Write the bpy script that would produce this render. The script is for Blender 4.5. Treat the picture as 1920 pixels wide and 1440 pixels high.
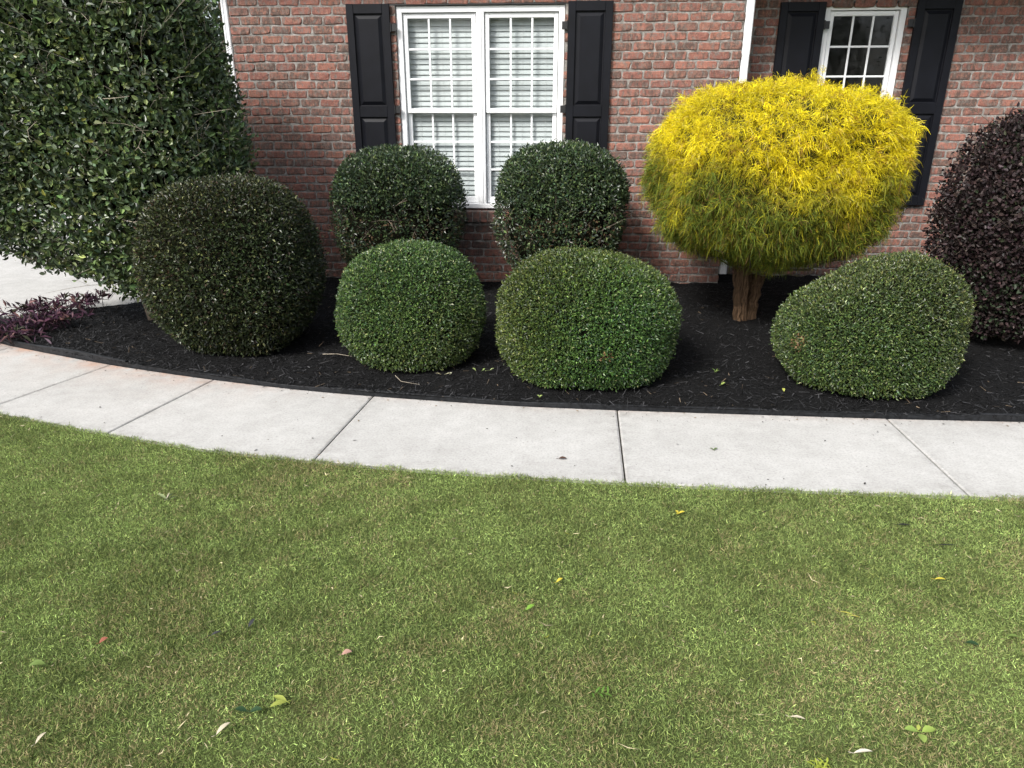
import bpy, math
import numpy as np
from mathutils import Vector

for o in list(bpy.data.objects):
    bpy.data.objects.remove(o, do_unlink=True)
SC = bpy.context.scene
COL = SC.collection
R = math.radians
RNG = np.random.default_rng(7)

# ------------------------------------------------------------------ camera
CAM_H, YAW, PITCH = 1.70, R(4.0), R(20.3)
FPX, CX, CY = 1331.0, 960.0, 720.0
cam_d = bpy.data.cameras.new('camera')
cam_d.sensor_width = 36.0
cam_d.lens = FPX / 1920.0 * 36.0
cam_d.clip_start = 0.05
cam_d.clip_end = 600.0
cam = bpy.data.objects.new('camera', cam_d)
cam.location = (0, 0, CAM_H)
cam.rotation_euler = (math.pi / 2 - PITCH, 0, YAW)
COL.objects.link(cam)
SC.camera = cam

# ------------------------------------------------------------------ sky, sun, exposure
SUN_EL, SUN_AZ = R(43), R(36)          # azimuth: to the left of straight behind the camera
sun_dir = Vector((-math.sin(SUN_AZ) * math.cos(SUN_EL), -math.cos(SUN_AZ) * math.cos(SUN_EL), math.sin(SUN_EL)))
world = bpy.data.worlds.new('World')
SC.world = world
world.use_nodes = True
wn = world.node_tree.nodes
wl = world.node_tree.links
wn.clear()
sky = wn.new('ShaderNodeTexSky')
sky.sky_type = 'NISHITA'
sky.sun_disc = False
sky.sun_elevation = SUN_EL
sky.sun_rotation = math.atan2(sun_dir.x, sun_dir.y)
sky.dust_density = 3.0
hs = wn.new('ShaderNodeHueSaturation')
hs.inputs['Saturation'].default_value = 0.42     # hazy, whitish sky
bg = wn.new('ShaderNodeBackground')
bg.inputs['Strength'].default_value = 0.125
wo = wn.new('ShaderNodeOutputWorld')
wl.new(sky.outputs[0], hs.inputs['Color'])
wl.new(hs.outputs[0], bg.inputs['Color'])
wl.new(bg.outputs[0], wo.inputs['Surface'])
sl = bpy.data.lights.new('sun', 'SUN')
sl.energy = 2.0
sl.angle = R(14)
sl.color = (1.0, 0.965, 0.91)
so = bpy.data.objects.new('sun', sl)
so.rotation_euler = (-sun_dir).to_track_quat('-Z', 'Y').to_euler()
so.location = (-6, -8, 12)
COL.objects.link(so)
SC.view_settings.view_transform = 'Standard'
SC.view_settings.look = 'None'
SC.view_settings.gamma = 1.0
SC.view_settings.exposure = 1.12
SC.render.engine = 'CYCLES'
SC.cycles.max_bounces = 6
SC.cycles.transparent_max_bounces = 12
SC.cycles.caustics_reflective = False
SC.cycles.caustics_refractive = False

# ------------------------------------------------------------------ pixel -> place helpers (1920x1440 photo pixels)
_f = np.array([-math.sin(YAW) * math.cos(PITCH), math.cos(YAW) * math.cos(PITCH), -math.sin(PITCH)])
_r = np.array([math.cos(YAW), math.sin(YAW), 0.0])
_u = np.cross(_r, _f)
_c = np.array([0, 0, CAM_H])
def ray(x, y):
    return _f + _r * (x - CX) / FPX - _u * (y - CY) / FPX
def on_ground(x, y, z=0.0):
    d = ray(x, y)
    return _c + d * (z - CAM_H) / d[2]
def to_px(p):
    v = np.asarray(p, float) - _c
    d = v @ _f
    return np.stack([CX + FPX * (v @ _r) / d, CY - FPX * (v @ _u) / d], -1), d

# ------------------------------------------------------------------ materials
def new_mat(name):
    m = bpy.data.materials.new(name)
    m.use_nodes = True
    nt = m.node_tree
    nt.nodes.clear()
    out = nt.nodes.new('ShaderNodeOutputMaterial')
    b = nt.nodes.new('ShaderNodeBsdfPrincipled')
    nt.links.new(b.outputs[0], out.inputs['Surface'])
    return m, nt, b, out
def pos_node(nt, scale=(1, 1, 1)):
    g = nt.nodes.new('ShaderNodeNewGeometry')
    mp = nt.nodes.new('ShaderNodeMapping')
    mp.inputs['Scale'].default_value = scale
    nt.links.new(g.outputs['Position'], mp.inputs['Vector'])
    return mp.outputs[0]
def noise(nt, vec, scale, detail=4, rough=0.55):
    n = nt.nodes.new('ShaderNodeTexNoise')
    n.inputs['Scale'].default_value = scale
    n.inputs['Detail'].default_value = detail
    n.inputs['Roughness'].default_value = rough
    nt.links.new(vec, n.inputs['Vector'])
    return n.outputs['Fac']
def ramp(nt, fac, stops):
    r = nt.nodes.new('ShaderNodeValToRGB')
    e = r.color_ramp.elements
    while len(e) < len(stops):
        e.new(0.5)
    for k, (p, c) in enumerate(stops):
        e[k].position = p
        e[k].color = (*c, 1) if len(c) == 3 else c
    nt.links.new(fac, r.inputs['Fac'])
    return r.outputs['Color']
def mixc(nt, fac, a, b, mode='MIX'):
    m = nt.nodes.new('ShaderNodeMix')
    m.data_type = 'RGBA'
    m.blend_type = mode
    for sock, v in ((m.inputs[0], fac), (m.inputs[6], a), (m.inputs[7], b)):
        if hasattr(v, 'is_output'):
            nt.links.new(v, sock)
        elif isinstance(v, (int, float)):
            sock.default_value = v
        else:
            sock.default_value = (*v, 1)
    return m.outputs[2]
def bump(nt, b, h, strength, dist):
    bp = nt.nodes.new('ShaderNodeBump')
    bp.inputs['Strength'].default_value = strength
    bp.inputs['Distance'].default_value = dist
    nt.links.new(h, bp.inputs['Height'])
    nt.links.new(bp.outputs[0], b.inputs['Normal'])
def attr(nt, name='Col'):
    a = nt.nodes.new('ShaderNodeAttribute')
    a.attribute_name = name
    return a
def math_node(nt, op, a, b=None):
    m = nt.nodes.new('ShaderNodeMath')
    m.operation = op
    for k, v in enumerate((a, b)):
        if v is None:
            continue
        if hasattr(v, 'is_output'):
            nt.links.new(v, m.inputs[k])
        else:
            m.inputs[k].default_value = v
    return m.outputs[0]

def mat_plain(name, col, rough=0.6, spec=0.5, nscale=0, namp=0.0, bumpd=0.0):
    m, nt, b, out = new_mat(name)
    b.inputs['Roughness'].default_value = rough
    b.inputs['Specular IOR Level'].default_value = spec
    if nscale:
        f = noise(nt, pos_node(nt), nscale, 5)
        lo = tuple(c * (1 - namp) for c in col)
        hi = tuple(min(1, c * (1 + namp)) for c in col)
        nt.links.new(ramp(nt, f, [(0.3, lo), (0.7, hi)]), b.inputs['Base Color'])
        if bumpd:
            bump(nt, b, f, 0.6, bumpd)
    else:
        b.inputs['Base Color'].default_value = (*col, 1)
    return m
def mat_leaf(name, rough=0.45, spec=0.4, transl=0.2, hv=0.0):
    m, nt, b, out = new_mat(name)
    a = attr(nt)
    nt.links.new(a.outputs['Color'], b.inputs['Base Color'])
    b.inputs['Roughness'].default_value = rough
    b.inputs['Specular IOR Level'].default_value = spec
    if transl > 0:
        t = nt.nodes.new('ShaderNodeBsdfTranslucent')
        nt.links.new(a.outputs['Color'], t.inputs['Color'])
        mx = nt.nodes.new('ShaderNodeMixShader')
        mx.inputs[0].default_value = transl
        nt.links.new(b.outputs[0], mx.inputs[1])
        nt.links.new(t.outputs[0], mx.inputs[2])
        nt.links.new(mx.outputs[0], out.inputs['Surface'])
    return m

def mat_brick():
    m, nt, b, out = new_mat('brick')
    a = attr(nt)
    sep = nt.nodes.new('ShaderNodeSeparateColor')
    nt.links.new(a.outputs['Color'], sep.inputs[0])
    oi = nt.nodes.new('ShaderNodeObjectInfo')
    tone = math_node(nt, 'FRACT', math_node(nt, 'ADD', sep.outputs[0], oi.outputs['Random']))
    base = ramp(nt, tone, [(0.0, (0.195, 0.088, 0.071)), (0.2, (0.255, 0.110, 0.087)), (0.4, (0.325, 0.142, 0.108)),
                           (0.6, (0.225, 0.100, 0.082)), (0.8, (0.295, 0.132, 0.095)), (1.0, (0.165, 0.100, 0.086))])
    # charcoal smears running down the face, uneven from brick to brick
    v1 = pos_node(nt, (26, 26, 11))
    n1 = noise(nt, v1, 1.0, 5, 0.6)
    dark_amt = math_node(nt, 'ADD', n1, math_node(nt, 'MULTIPLY', math_node(nt, 'SUBTRACT', sep.outputs[1], 0.5), 0.24))
    msk = ramp(nt, dark_amt, [(0.47, (0, 0, 0)), (0.60, (1, 1, 1))])
    col = mixc(nt, math_node(nt, 'MULTIPLY', msk, 0.80), base, (0.085, 0.070, 0.060))
    # pale mortar-dusted patches
    n2 = noise(nt, pos_node(nt, (1.2, 1, 1.0)), 30, 6, 0.7)
    msk2 = ramp(nt, n2, [(0.50, (0, 0, 0)), (0.64, (1, 1, 1))])
    col = mixc(nt, math_node(nt, 'MULTIPLY', msk2, 0.55), col, (0.42, 0.215, 0.155))
    n4 = noise(nt, pos_node(nt, (1.5, 1, 0.8)), 21, 6, 0.7)
    col = mixc(nt, math_node(nt, 'MULTIPLY', ramp(nt, n4, [(0.51, (0, 0, 0)), (0.60, (1, 1, 1))]), 0.70), col, (0.185, 0.165, 0.148))
    n3 = noise(nt, pos_node(nt), 120, 3, 0.6)
    col = mixc(nt, 0.55, col, ramp(nt, n3, [(0.3, (0.45, 0.45, 0.45)), (0.75, (1.25, 1.25, 1.25))]), 'MULTIPLY')
    # sooty algae staining on the courses right under the double window's sill
    gp = nt.nodes.new('ShaderNodeNewGeometry')
    sx = nt.nodes.new('ShaderNodeSeparateXYZ')
    nt.links.new(gp.outputs['Position'], sx.inputs[0])
    zz = ramp(nt, sx.outputs[2], [(0.28, (0, 0, 0)), (0.58, (1, 1, 1)), (0.74, (1, 1, 1)), (0.78, (0, 0, 0))])
    xx = math_node(nt, 'MULTIPLY', math_node(nt, 'GREATER_THAN', sx.outputs[0], -1.8), math_node(nt, 'LESS_THAN', sx.outputs[0], 0.15))
    st = math_node(nt, 'MULTIPLY', math_node(nt, 'MULTIPLY', zz, xx), ramp(nt, noise(nt, pos_node(nt), 8, 4), [(0.30, (0, 0, 0)), (0.6, (0.85, 0.85, 0.85))]))
    col = mixc(nt, st, col, (0.060, 0.052, 0.048))
    nt.links.new(col, b.inputs['Base Color'])
    b.inputs['Roughness'].default_value = 0.85
    b.inputs['Specular IOR Level'].default_value = 0.25
    hh = math_node(nt, 'ADD', noise(nt, pos_node(nt, (1.3, 1, .8)), 60, 5, 0.65), math_node(nt, 'MULTIPLY', n3, 0.35))
    bump(nt, b, hh, 0.9, 0.006)
    return m
def mat_sill_brick():
    m, nt, b, out = new_mat('sill_brick')
    oi = nt.nodes.new('ShaderNodeObjectInfo')
    base = ramp(nt, oi.outputs['Random'], [(0.0, (0.20, 0.09, 0.07)), (0.5, (0.26, 0.11, 0.08)), (1.0, (0.17, 0.11, 0.095))])
    n1 = noise(nt, pos_node(nt), 14, 5, 0.6)
    col = mixc(nt, ramp(nt, n1, [(0.34, (0, 0, 0)), (0.56, (0.92, 0.92, 0.92))]), base, (0.060, 0.055, 0.050))
    nt.links.new(col, b.inputs['Base Color'])
    b.inputs['Roughness'].default_value = 0.9
    bump(nt, b, noise(nt, pos_node(nt), 60, 5), 0.8, 0.006)
    return m
def mat_mortar():
    m, nt, b, out = new_mat('mortar')
    n = noise(nt, pos_node(nt), 22, 6, 0.65)
    c = ramp(nt, n, [(0.30, (0.10, 0.092, 0.084)), (0.5, (0.225, 0.212, 0.196)), (0.72, (0.40, 0.38, 0.355))])
    nt.links.new(c, b.inputs['Base Color'])
    b.inputs['Roughness'].default_value = 0.95
    b.inputs['Specular IOR Level'].default_value = 0.2
    bump(nt, b, noise(nt, pos_node(nt), 90, 5, 0.7), 0.9, 0.008)
    return m
def mat_concrete(name, clay=True):
    m, nt, b, out = new_mat(name)
    p = pos_node(nt)
    big = noise(nt, p, 1.3, 5, 0.6)
    fine = noise(nt, p, 75, 5, 0.8)
    mid = noise(nt, p, 9, 5, 0.65)
    c = ramp(nt, big, [(0.3, (0.385, 0.38, 0.365)), (0.7, (0.465, 0.46, 0.445))])
    c = mixc(nt, 0.75, c, ramp(nt, fine, [(0.28, (0.52, 0.52, 0.52)), (0.5, (1, 1, 1)), (0.75, (1.18, 1.18, 1.18))]), 'MULTIPLY')
    c = mixc(nt, 0.40, c, ramp(nt, mid, [(0.3, (0.74, 0.73, 0.71)), (0.65, (1.08, 1.08, 1.07))]), 'MULTIPLY')
    # dark pits and specks
    vor = nt.nodes.new('ShaderNodeTexVoronoi')
    vor.inputs['Scale'].default_value = 30
    nt.links.new(p, vor.inputs['Vector'])
    sel = noise(nt, p, 11, 2)
    spk = math_node(nt, 'MULTIPLY', math_node(nt, 'LESS_THAN', vor.outputs['Distance'], 0.085), math_node(nt, 'GREATER_THAN', sel, 0.53))
    c = mixc(nt, math_node(nt, 'MULTIPLY', spk, 0.6), c, (0.16, 0.14, 0.12))
    if clay:
        a = attr(nt)
        sep = nt.nodes.new('ShaderNodeSeparateColor')
        nt.links.new(a.outputs['Color'], sep.inputs[0])
        cl = math_node(nt, 'MULTIPLY', sep.outputs[0], ramp(nt, noise(nt, p, 5, 5, 0.65), [(0.32, (0, 0, 0)), (0.68, (1, 1, 1))]))
        c = mixc(nt, cl, c, (0.42, 0.20, 0.105))
        gr = math_node(nt, 'MULTIPLY', sep.outputs[1], ramp(nt, noise(nt, p, 16, 5, 0.7), [(0.40, (0, 0, 0)), (0.7, (1, 1, 1))]))
        c = mixc(nt, math_node(nt, 'MULTIPLY', gr, 0.6), c, (0.20, 0.19, 0.175))
    nt.links.new(c, b.inputs['Base Color'])
    b.inputs['Roughness'].default_value = 0.9
    b.inputs['Specular IOR Level'].default_value = 0.25
    bump(nt, b, fine, 0.5, 0.003)
    return m
def mat_glass():
    m, nt, b, out = new_mat('window_glass')
    nt.nodes.remove(b)
    tr = nt.nodes.new('ShaderNodeBsdfTransparent')
    tr.inputs[0].default_value = (0.92, 0.945, 0.945, 1)
    gl = nt.nodes.new('ShaderNodeBsdfGlossy')
    gl.inputs['Roughness'].default_value = 0.02
    fr = nt.nodes.new('ShaderNodeFresnel')
    gm = nt.nodes.new('ShaderNodeNewGeometry')
    nt.links.new(math_node(nt, 'SUBTRACT', 1.5, math_node(nt, 'MULTIPLY', gm.outputs['Backfacing'], 1.5 - 1 / 1.5)), fr.inputs['IOR'])
    bp = nt.nodes.new('ShaderNodeBump')
    bp.inputs['Strength'].default_value = 0.25
    bp.inputs['Distance'].default_value = 0.02
    nt.links.new(noise(nt, pos_node(nt), 3.5, 2), bp.inputs['Height'])
    nt.links.new(bp.outputs[0], gl.inputs['Normal'])
    mx = nt.nodes.new('ShaderNodeMixShader')
    nt.links.new(fr.outputs[0], mx.inputs[0])
    nt.links.new(tr.outputs[0], mx.inputs[1])
    nt.links.new(gl.outputs[0], mx.inputs[2])
    nt.links.new(mx.outputs[0], out.inputs['Surface'])
    return m
def mat_bark(name, c1, c2, streak=1.0):
    m, nt, b, out = new_mat(name)
    n = noise(nt, pos_node(nt, (60 * streak, 60 * streak, 5)), 1.0, 5, 0.65)
    nt.links.new(ramp(nt, n, [(0.3, c1), (0.7, c2)]), b.inputs['Base Color'])
    b.inputs['Roughness'].default_value = 0.9
    b.inputs['Specular IOR Level'].default_value = 0.2
    bump(nt, b, n, 0.9, 0.012)
    return m
def mat_ground():
    m, nt, b, out = new_mat('lawn_soil')
    p = pos_node(nt)
    c = ramp(nt, noise(nt, p, 2.2, 5, 0.6), [(0.3, (0.055, 0.075, 0.025)), (0.55, (0.080, 0.100, 0.035)), (0.75, (0.125, 0.120, 0.055))])
    c = mixc(nt, 0.6, c, ramp(nt, noise(nt, p, 140, 3, 0.7), [(0.3, (0.45, 0.45, 0.45)), (0.7, (1.3, 1.3, 1.2))]), 'MULTIPLY')
    nt.links.new(c, b.inputs['Base Color'])
    b.inputs['Roughness'].default_value = 1.0
    b.inputs['Specular IOR Level'].default_value = 0.1
    return m
def mat_mulch():
    m, nt, b, out = new_mat('black_mulch')
    p = pos_node(nt, (1, 1.6, 1))
    n = noise(nt, p, 55, 5, 0.7)
    nt.links.new(ramp(nt, n, [(0.3, (0.004, 0.004, 0.004)), (0.6, (0.011, 0.011, 0.0115)), (0.85, (0.026, 0.026, 0.026))]), b.inputs['Base Color'])
    b.inputs['Roughness'].default_value = 0.9
    b.inputs['Specular IOR Level'].default_value = 0.12
    bump(nt, b, n, 1.0, 0.02)
    return m

M = dict(
    brick=mat_brick(), sill=mat_sill_brick(), mortar=mat_mortar(), concrete=mat_concrete('sidewalk_concrete'),
    drive=mat_concrete('driveway_concrete', False), glass=mat_glass(), ground=mat_ground(), mulch=mat_mulch(),
    joint=mat_plain('joint_dirt', (0.035, 0.030, 0.025), 0.95, 0.2, 30, 0.5),
    white=mat_plain('white_vinyl', (0.80, 0.81, 0.82), 0.38, 0.5, 6, 0.04),
    alu=mat_plain('white_painted_metal', (0.74, 0.75, 0.76), 0.35, 0.5, 5, 0.08),
    slat=mat_plain('blind_slat', (0.46, 0.485, 0.485), 0.45, 0.4),
    cord=mat_plain('blind_cord', (0.55, 0.56, 0.55), 0.8),
    shutter=mat_plain('black_shutter', (0.0045, 0.0050, 0.0078), 0.50, 0.18, 7, 0.25),
    iron=mat_plain('black_iron', (0.008, 0.008, 0.009), 0.5),
    lintel=mat_plain('dark_steel', (0.028, 0.027, 0.027), 0.6, 0.4, 12, 0.4),
    edging=mat_plain('black_plastic', (0.014, 0.015, 0.017), 0.55, 0.30, 40, 0.6),
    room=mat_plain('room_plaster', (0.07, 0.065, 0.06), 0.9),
    roof=mat_plain('roof_shingle', (0.06, 0.055, 0.05), 0.9, 0.2, 8, 0.4),
    leaf=mat_leaf('glossy_leaf', 0.36, 0.55, 0.14),
    small_leaf=mat_leaf('small_leaf', 0.38, 0.50, 0.12),
    dull_leaf=mat_leaf('purple_leaf', 0.50, 0.24, 0.12),
    thread=mat_leaf('thread_foliage', 0.6, 0.2, 0.30),
    grass=mat_leaf('grass_blade', 0.55, 0.25, 0.28),
    chips=mat_leaf('mulch_chip', 0.6, 0.22, 0.0),
    litter=mat_leaf('fallen_leaf', 0.5, 0.35, 0.2),
    core=mat_plain('dark_shade_core', (0.012, 0.012, 0.008), 1.0, 0.0, 30, 0.6),  # crown filler, near-black colour stands in for shade between leaves
    core_gold=mat_plain('gold_shade_core', (0.050, 0.048, 0.012), 1.0, 0.05, 30, 0.6),  # filler inside the golden crown, shade put into its colour
    core_purple=mat_plain('purple_shade_core_and_stem', (0.018, 0.013, 0.013), 1.0, 0.05, 30, 0.6),  # purple crown filler with shade in its colour, also trailing stems
    bark=mat_bark('grey_bark', (0.07, 0.055, 0.042), (0.20, 0.165, 0.13)),
    cedar_bark=mat_bark('fibrous_bark', (0.028, 0.017, 0.010), (0.165, 0.102, 0.058), 1.6),
    twig=mat_plain('pale_twig', (0.27, 0.235, 0.185), 0.9, 0.2, 25, 0.4),
)

# ------------------------------------------------------------------ mesh helpers
def link(name, me, mat=None, parent=None):
    o = bpy.data.objects.new(name, me)
    COL.objects.link(o)
    if mat is not None and me is not None and not me.materials:
        me.materials.append(mat)
    if parent is not None:
        o.parent = parent
    return o
def empty(name, loc=(0, 0, 0), parent=None):
    o = bpy.data.objects.new(name, None)
    o.location = loc
    o.empty_display_size = 0.2
    COL.objects.link(o)
    if parent is not None:
        o.parent = parent
    return o
def tag(o, label=None, cat=None, group=None, kind=None):
    if label: o['label'] = label
    if cat: o['category'] = cat
    if group: o['group'] = group
    if kind: o['kind'] = kind
    return o
def np_mesh(name, V, F, col=None, smooth=False):
    """V (n,3); F (m,k) one polygon size; col (n,3) linear colour per vertex"""
    V = np.asarray(V, np.float32); F = np.asarray(F, np.int32)
    me = bpy.data.meshes.new(name)
    m, k = F.shape
    me.vertices.add(len(V)); me.vertices.foreach_set('co', V.ravel())
    me.loops.add(m * k); me.loops.foreach_set('vertex_index', F.ravel())
    me.polygons.add(m)
    me.polygons.foreach_set('loop_start', np.arange(0, m * k, k, dtype=np.int32))
    me.polygons.foreach_set('use_smooth', np.full(m, smooth))
    if col is not None:
        a = me.color_attributes.new('Col', 'FLOAT_COLOR', 'POINT')
        c = np.ones((len(V), 4), np.float32); c[:, :3] = col
        a.data.foreach_set('color', c.ravel())
    me.update(calc_edges=True)
    return me
class MB:
    """collects boxes, tubes and polygons for one mesh"""
    def __init__(s): s.v = []; s.f = []; s.c = []
    def add(s, vs, fs, col=None):
        n = len(s.v)
        s.v += [tuple(map(float, p)) for p in vs]
        s.f += [tuple(int(i) + n for i in f) for f in fs]
        s.c += [col or (0.5, 0.5, 0.5)] * len(vs)
        return s
    def box(s, x0, x1, y0, y1, z0, z1):
        vs = [(x, y, z) for z in (z0, z1) for y in (y0, y1) for x in (x0, x1)]
        return s.add(vs, [(0, 2, 3, 1), (4, 5, 7, 6), (0, 1, 5, 4), (2, 6, 7, 3), (0, 4, 6, 2), (1, 3, 7, 5)])
    def bbox(s, x0, x1, y0, y1, z0, z1, b=0.004):
        """box whose front (low y) edges are chamfered"""
        vs = [(x0 + b, y0, z0 + b), (x1 - b, y0, z0 + b), (x1 - b, y0, z1 - b), (x0 + b, y0, z1 - b),
              (x0, y0 + b, z0), (x1, y0 + b, z0), (x1, y0 + b, z1), (x0, y0 + b, z1),
              (x0, y1, z0), (x1, y1, z0), (x1, y1, z1), (x0, y1, z1)]
        f = [(0, 1, 2, 3), (11, 10, 9, 8)]
        for a in (0, 4):
            for i in range(4):
                j = (i + 1) % 4
                f.append((a + i, a + 4 + i, a + 4 + j, a + j))
        return s.add(vs, f)
    def tube(s, pts, rad, k=6, cap=True, col=None):
        pts = np.asarray(pts, float); n = len(pts)
        rad = np.broadcast_to(np.asarray(rad, float), (n,))
        vs = []
        for i in range(n):
            t = pts[min(i + 1, n - 1)] - pts[max(i - 1, 0)]
            t /= np.linalg.norm(t) + 1e-9
            a = np.cross(t, (0.31, 0.93, 0.17)); a /= np.linalg.norm(a) + 1e-9
            b = np.cross(t, a)
            for j in range(k):
                w = 2 * math.pi * j / k
                vs.append(pts[i] + rad[i] * (a * math.cos(w) + b * math.sin(w)))
        fs = [(i * k + j, i * k + (j + 1) % k, (i + 1) * k + (j + 1) % k, (i + 1) * k + j) for i in range(n - 1) for j in range(k)]
        if cap:
            fs += [tuple(range(k))[::-1], tuple((n - 1) * k + j for j in range(k))]
        return s.add(vs, fs, col)
    def build(s, name, mat, parent=None, smooth=False, colors=False):
        me = bpy.data.meshes.new(name)
        me.from_pydata(s.v, [], s.f)
        if smooth:
            me.polygons.foreach_set('use_smooth', [True] * len(me.polygons))
        if colors:
            a = me.color_attributes.new('Col', 'FLOAT_COLOR', 'POINT')
            a.data.foreach_set('color', np.c_[np.array(s.c), np.ones(len(s.c))].astype(np.float32).ravel())
        me.update()
        return link(name, me, mat, parent)
def unit(a):
    return a / (np.linalg.norm(a, axis=-1, keepdims=True) + 1e-9)
class Waves:
    """smooth pseudo-noise in any number of dimensions, about -1..1"""
    def __init__(s, seed, freq, dim=3, k=14):
        g = np.random.default_rng(seed)
        s.w = unit(g.normal(size=(k, dim))) * freq * g.uniform(0.55, 1.5, (k, 1))
        s.p = g.uniform(0, 6.28, k); s.a = g.uniform(0.5, 1, k); s.a /= np.sqrt((s.a ** 2).sum() / 2) * 1.6
    def __call__(s, p):
        return (np.sin(p @ s.w.T + s.p) * s.a).sum(-1)

# ------------------------------------------------------------------ layout of the ground
WALL_Y, RECESS_Y = 7.42, 7.87
X_LEFT, X_CORNER, X_RIGHT = -3.25, 1.63, 7.5
FAR = np.array([(-6.6, 6.9), (-6.0, 6.22), (-5.3, 5.66), (-4.55, 5.24), (-3.97, 5.02), (-3.37, 4.80), (-2.90, 4.66), (-2.417, 4.524), (-1.742, 4.37), (-1.219, 4.29),
                (-0.292, 4.185), (0.371, 4.160), (1.17, 4.148), (2.018, 4.138), (2.812, 4.146), (4.5, 4.20), (8.0, 4.35)])
NEAR = np.array([(-6.6, 5.75), (-5.6, 4.92), (-4.5, 4.24), (-3.455, 3.84), (-2.633, 3.605), (-1.981, 3.435), (-1.294, 3.335), (-0.675, 3.268), (0.348, 3.203),
                 (1.198, 3.185), (1.985, 3.182), (2.6, 3.185), (4.5, 3.23), (8.0, 3.38)])
def smooth_curve(P):
    x = np.linspace(P[0, 0], P[-1, 0], 600)
    y = np.interp(x, P[:, 0], P[:, 1])
    k = np.hanning(33); k /= k.sum()
    yp = np.r_[np.full(16, y[0]) + (np.arange(-16, 0)) * (y[1] - y[0]), y, np.full(16, y[-1]) + np.arange(1, 17) * (y[-1] - y[-2])]
    return x, np.convolve(yp, k, 'valid')
FX, FY = smooth_curve(FAR); NX, NY = smooth_curve(NEAR)
far_y = lambda x: np.interp(x, FX, FY)
near_y = lambda x: np.interp(x, NX, NY)
BACK = np.array([(-6.2, 6.42), (-5.6, 5.90), (-5.0, 5.98), (-4.4, 6.22), (-3.9, 6.50), (-3.4, 6.95), (-3.2, 8.2), (8, 8.2)])
back_y = lambda x: np.interp(x, BACK[:, 0], BACK[:, 1])
_mw1 = Waves(3, 5.0, 2); _mw2 = Waves(4, 17.0, 2); _mw3 = Waves(5, 60.0, 2)
def mulch_z(x, y):
    x = np.asarray(x, float); y = np.asarray(y, float)
    t = np.clip((y - far_y(x)) / 3.2, 0, 1)
    p = np.stack([x, y], -1)
    e = np.clip((y - far_y(x)) / 0.12, 0, 1)
    return 0.024 + 0.10 * t + e * (0.010 * _mw1(p) + 0.006 * _mw2(p) + 0.004 * _mw3(p))

# ground sheet to the horizon
V = [(-250, -250, -0.02), (250, -250, -0.02), (250, 250, -0.02), (-250, 250, -0.02)]
tag(link('ground', np_mesh('ground', V, [(0, 1, 2, 3)]), M['ground']), kind='structure')

# driveway beside the house
mb = MB()
pts = [(x, back_y(x) - 0.12) for x in np.linspace(-6.2, -3.3, 14)]
poly = [(-16, 5.4), (-6.3, 5.4)] + [(-6.25, 6.4)] + pts + [(-3.3, 15.0), (-16, 15.0)]
# fan of quads from the edge line to the far side keeps the sheet simple
for (a, b) in zip(pts[:-1], pts[1:]):
    mb.add([(a[0], a[1], 0.035), (b[0], b[1], 0.035), (b[0], 15.0, 0.035), (a[0], 15.0, 0.035)], [(0, 1, 2, 3)])
mb.add([(-16, 7.0, 0.035), (-6.2, 7.0, 0.035), (-6.2, 15, 0.035), (-16, 15, 0.035)], [(0, 1, 2, 3)])
mb.add([(-16, 5.0, 0.031), (-5.3, 5.85, 0.031), (-6.2, 7.0, 0.031), (-16, 7.0, 0.031)], [(0, 1, 2, 3)])
tag(mb.build('driveway', M['drive']), kind='structure')

# sidewalk: joint bed with one slab object per bay
mb = MB()
xs = np.linspace(-5.34, 6.78, 80)
for a, b in zip(xs[:-1], xs[1:]):
    mb.add([(a, near_y(a) + .01, -0.014), (b, near_y(b) + .01, -0.014), (b, far_y(b) - .005, -0.014), (a, far_y(a) - .005, -0.014)], [(0, 1, 2, 3)])
walk = tag(mb.build('sidewalk', M['joint']), kind='structure')
joints = [((-5.75, 5.05), (-5.35, 5.70)), ((-4.66, 4.32), (-4.38, 5.17)), ((-3.60, 3.88), (-3.33, 4.79)), ((-2.615, 3.60), (-2.417, 4.524)), ((-1.30, 3.336), (-1.219, 4.29)),
          ((0.348, 3.203), (0.371, 4.160)), ((2.0, 3.182), (2.005, 4.138)), ((3.62, 3.2), (3.60, 4.17)), ((5.2, 3.26), (5.18, 4.23)), ((6.8, 3.32), (6.78, 4.3))]
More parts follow.
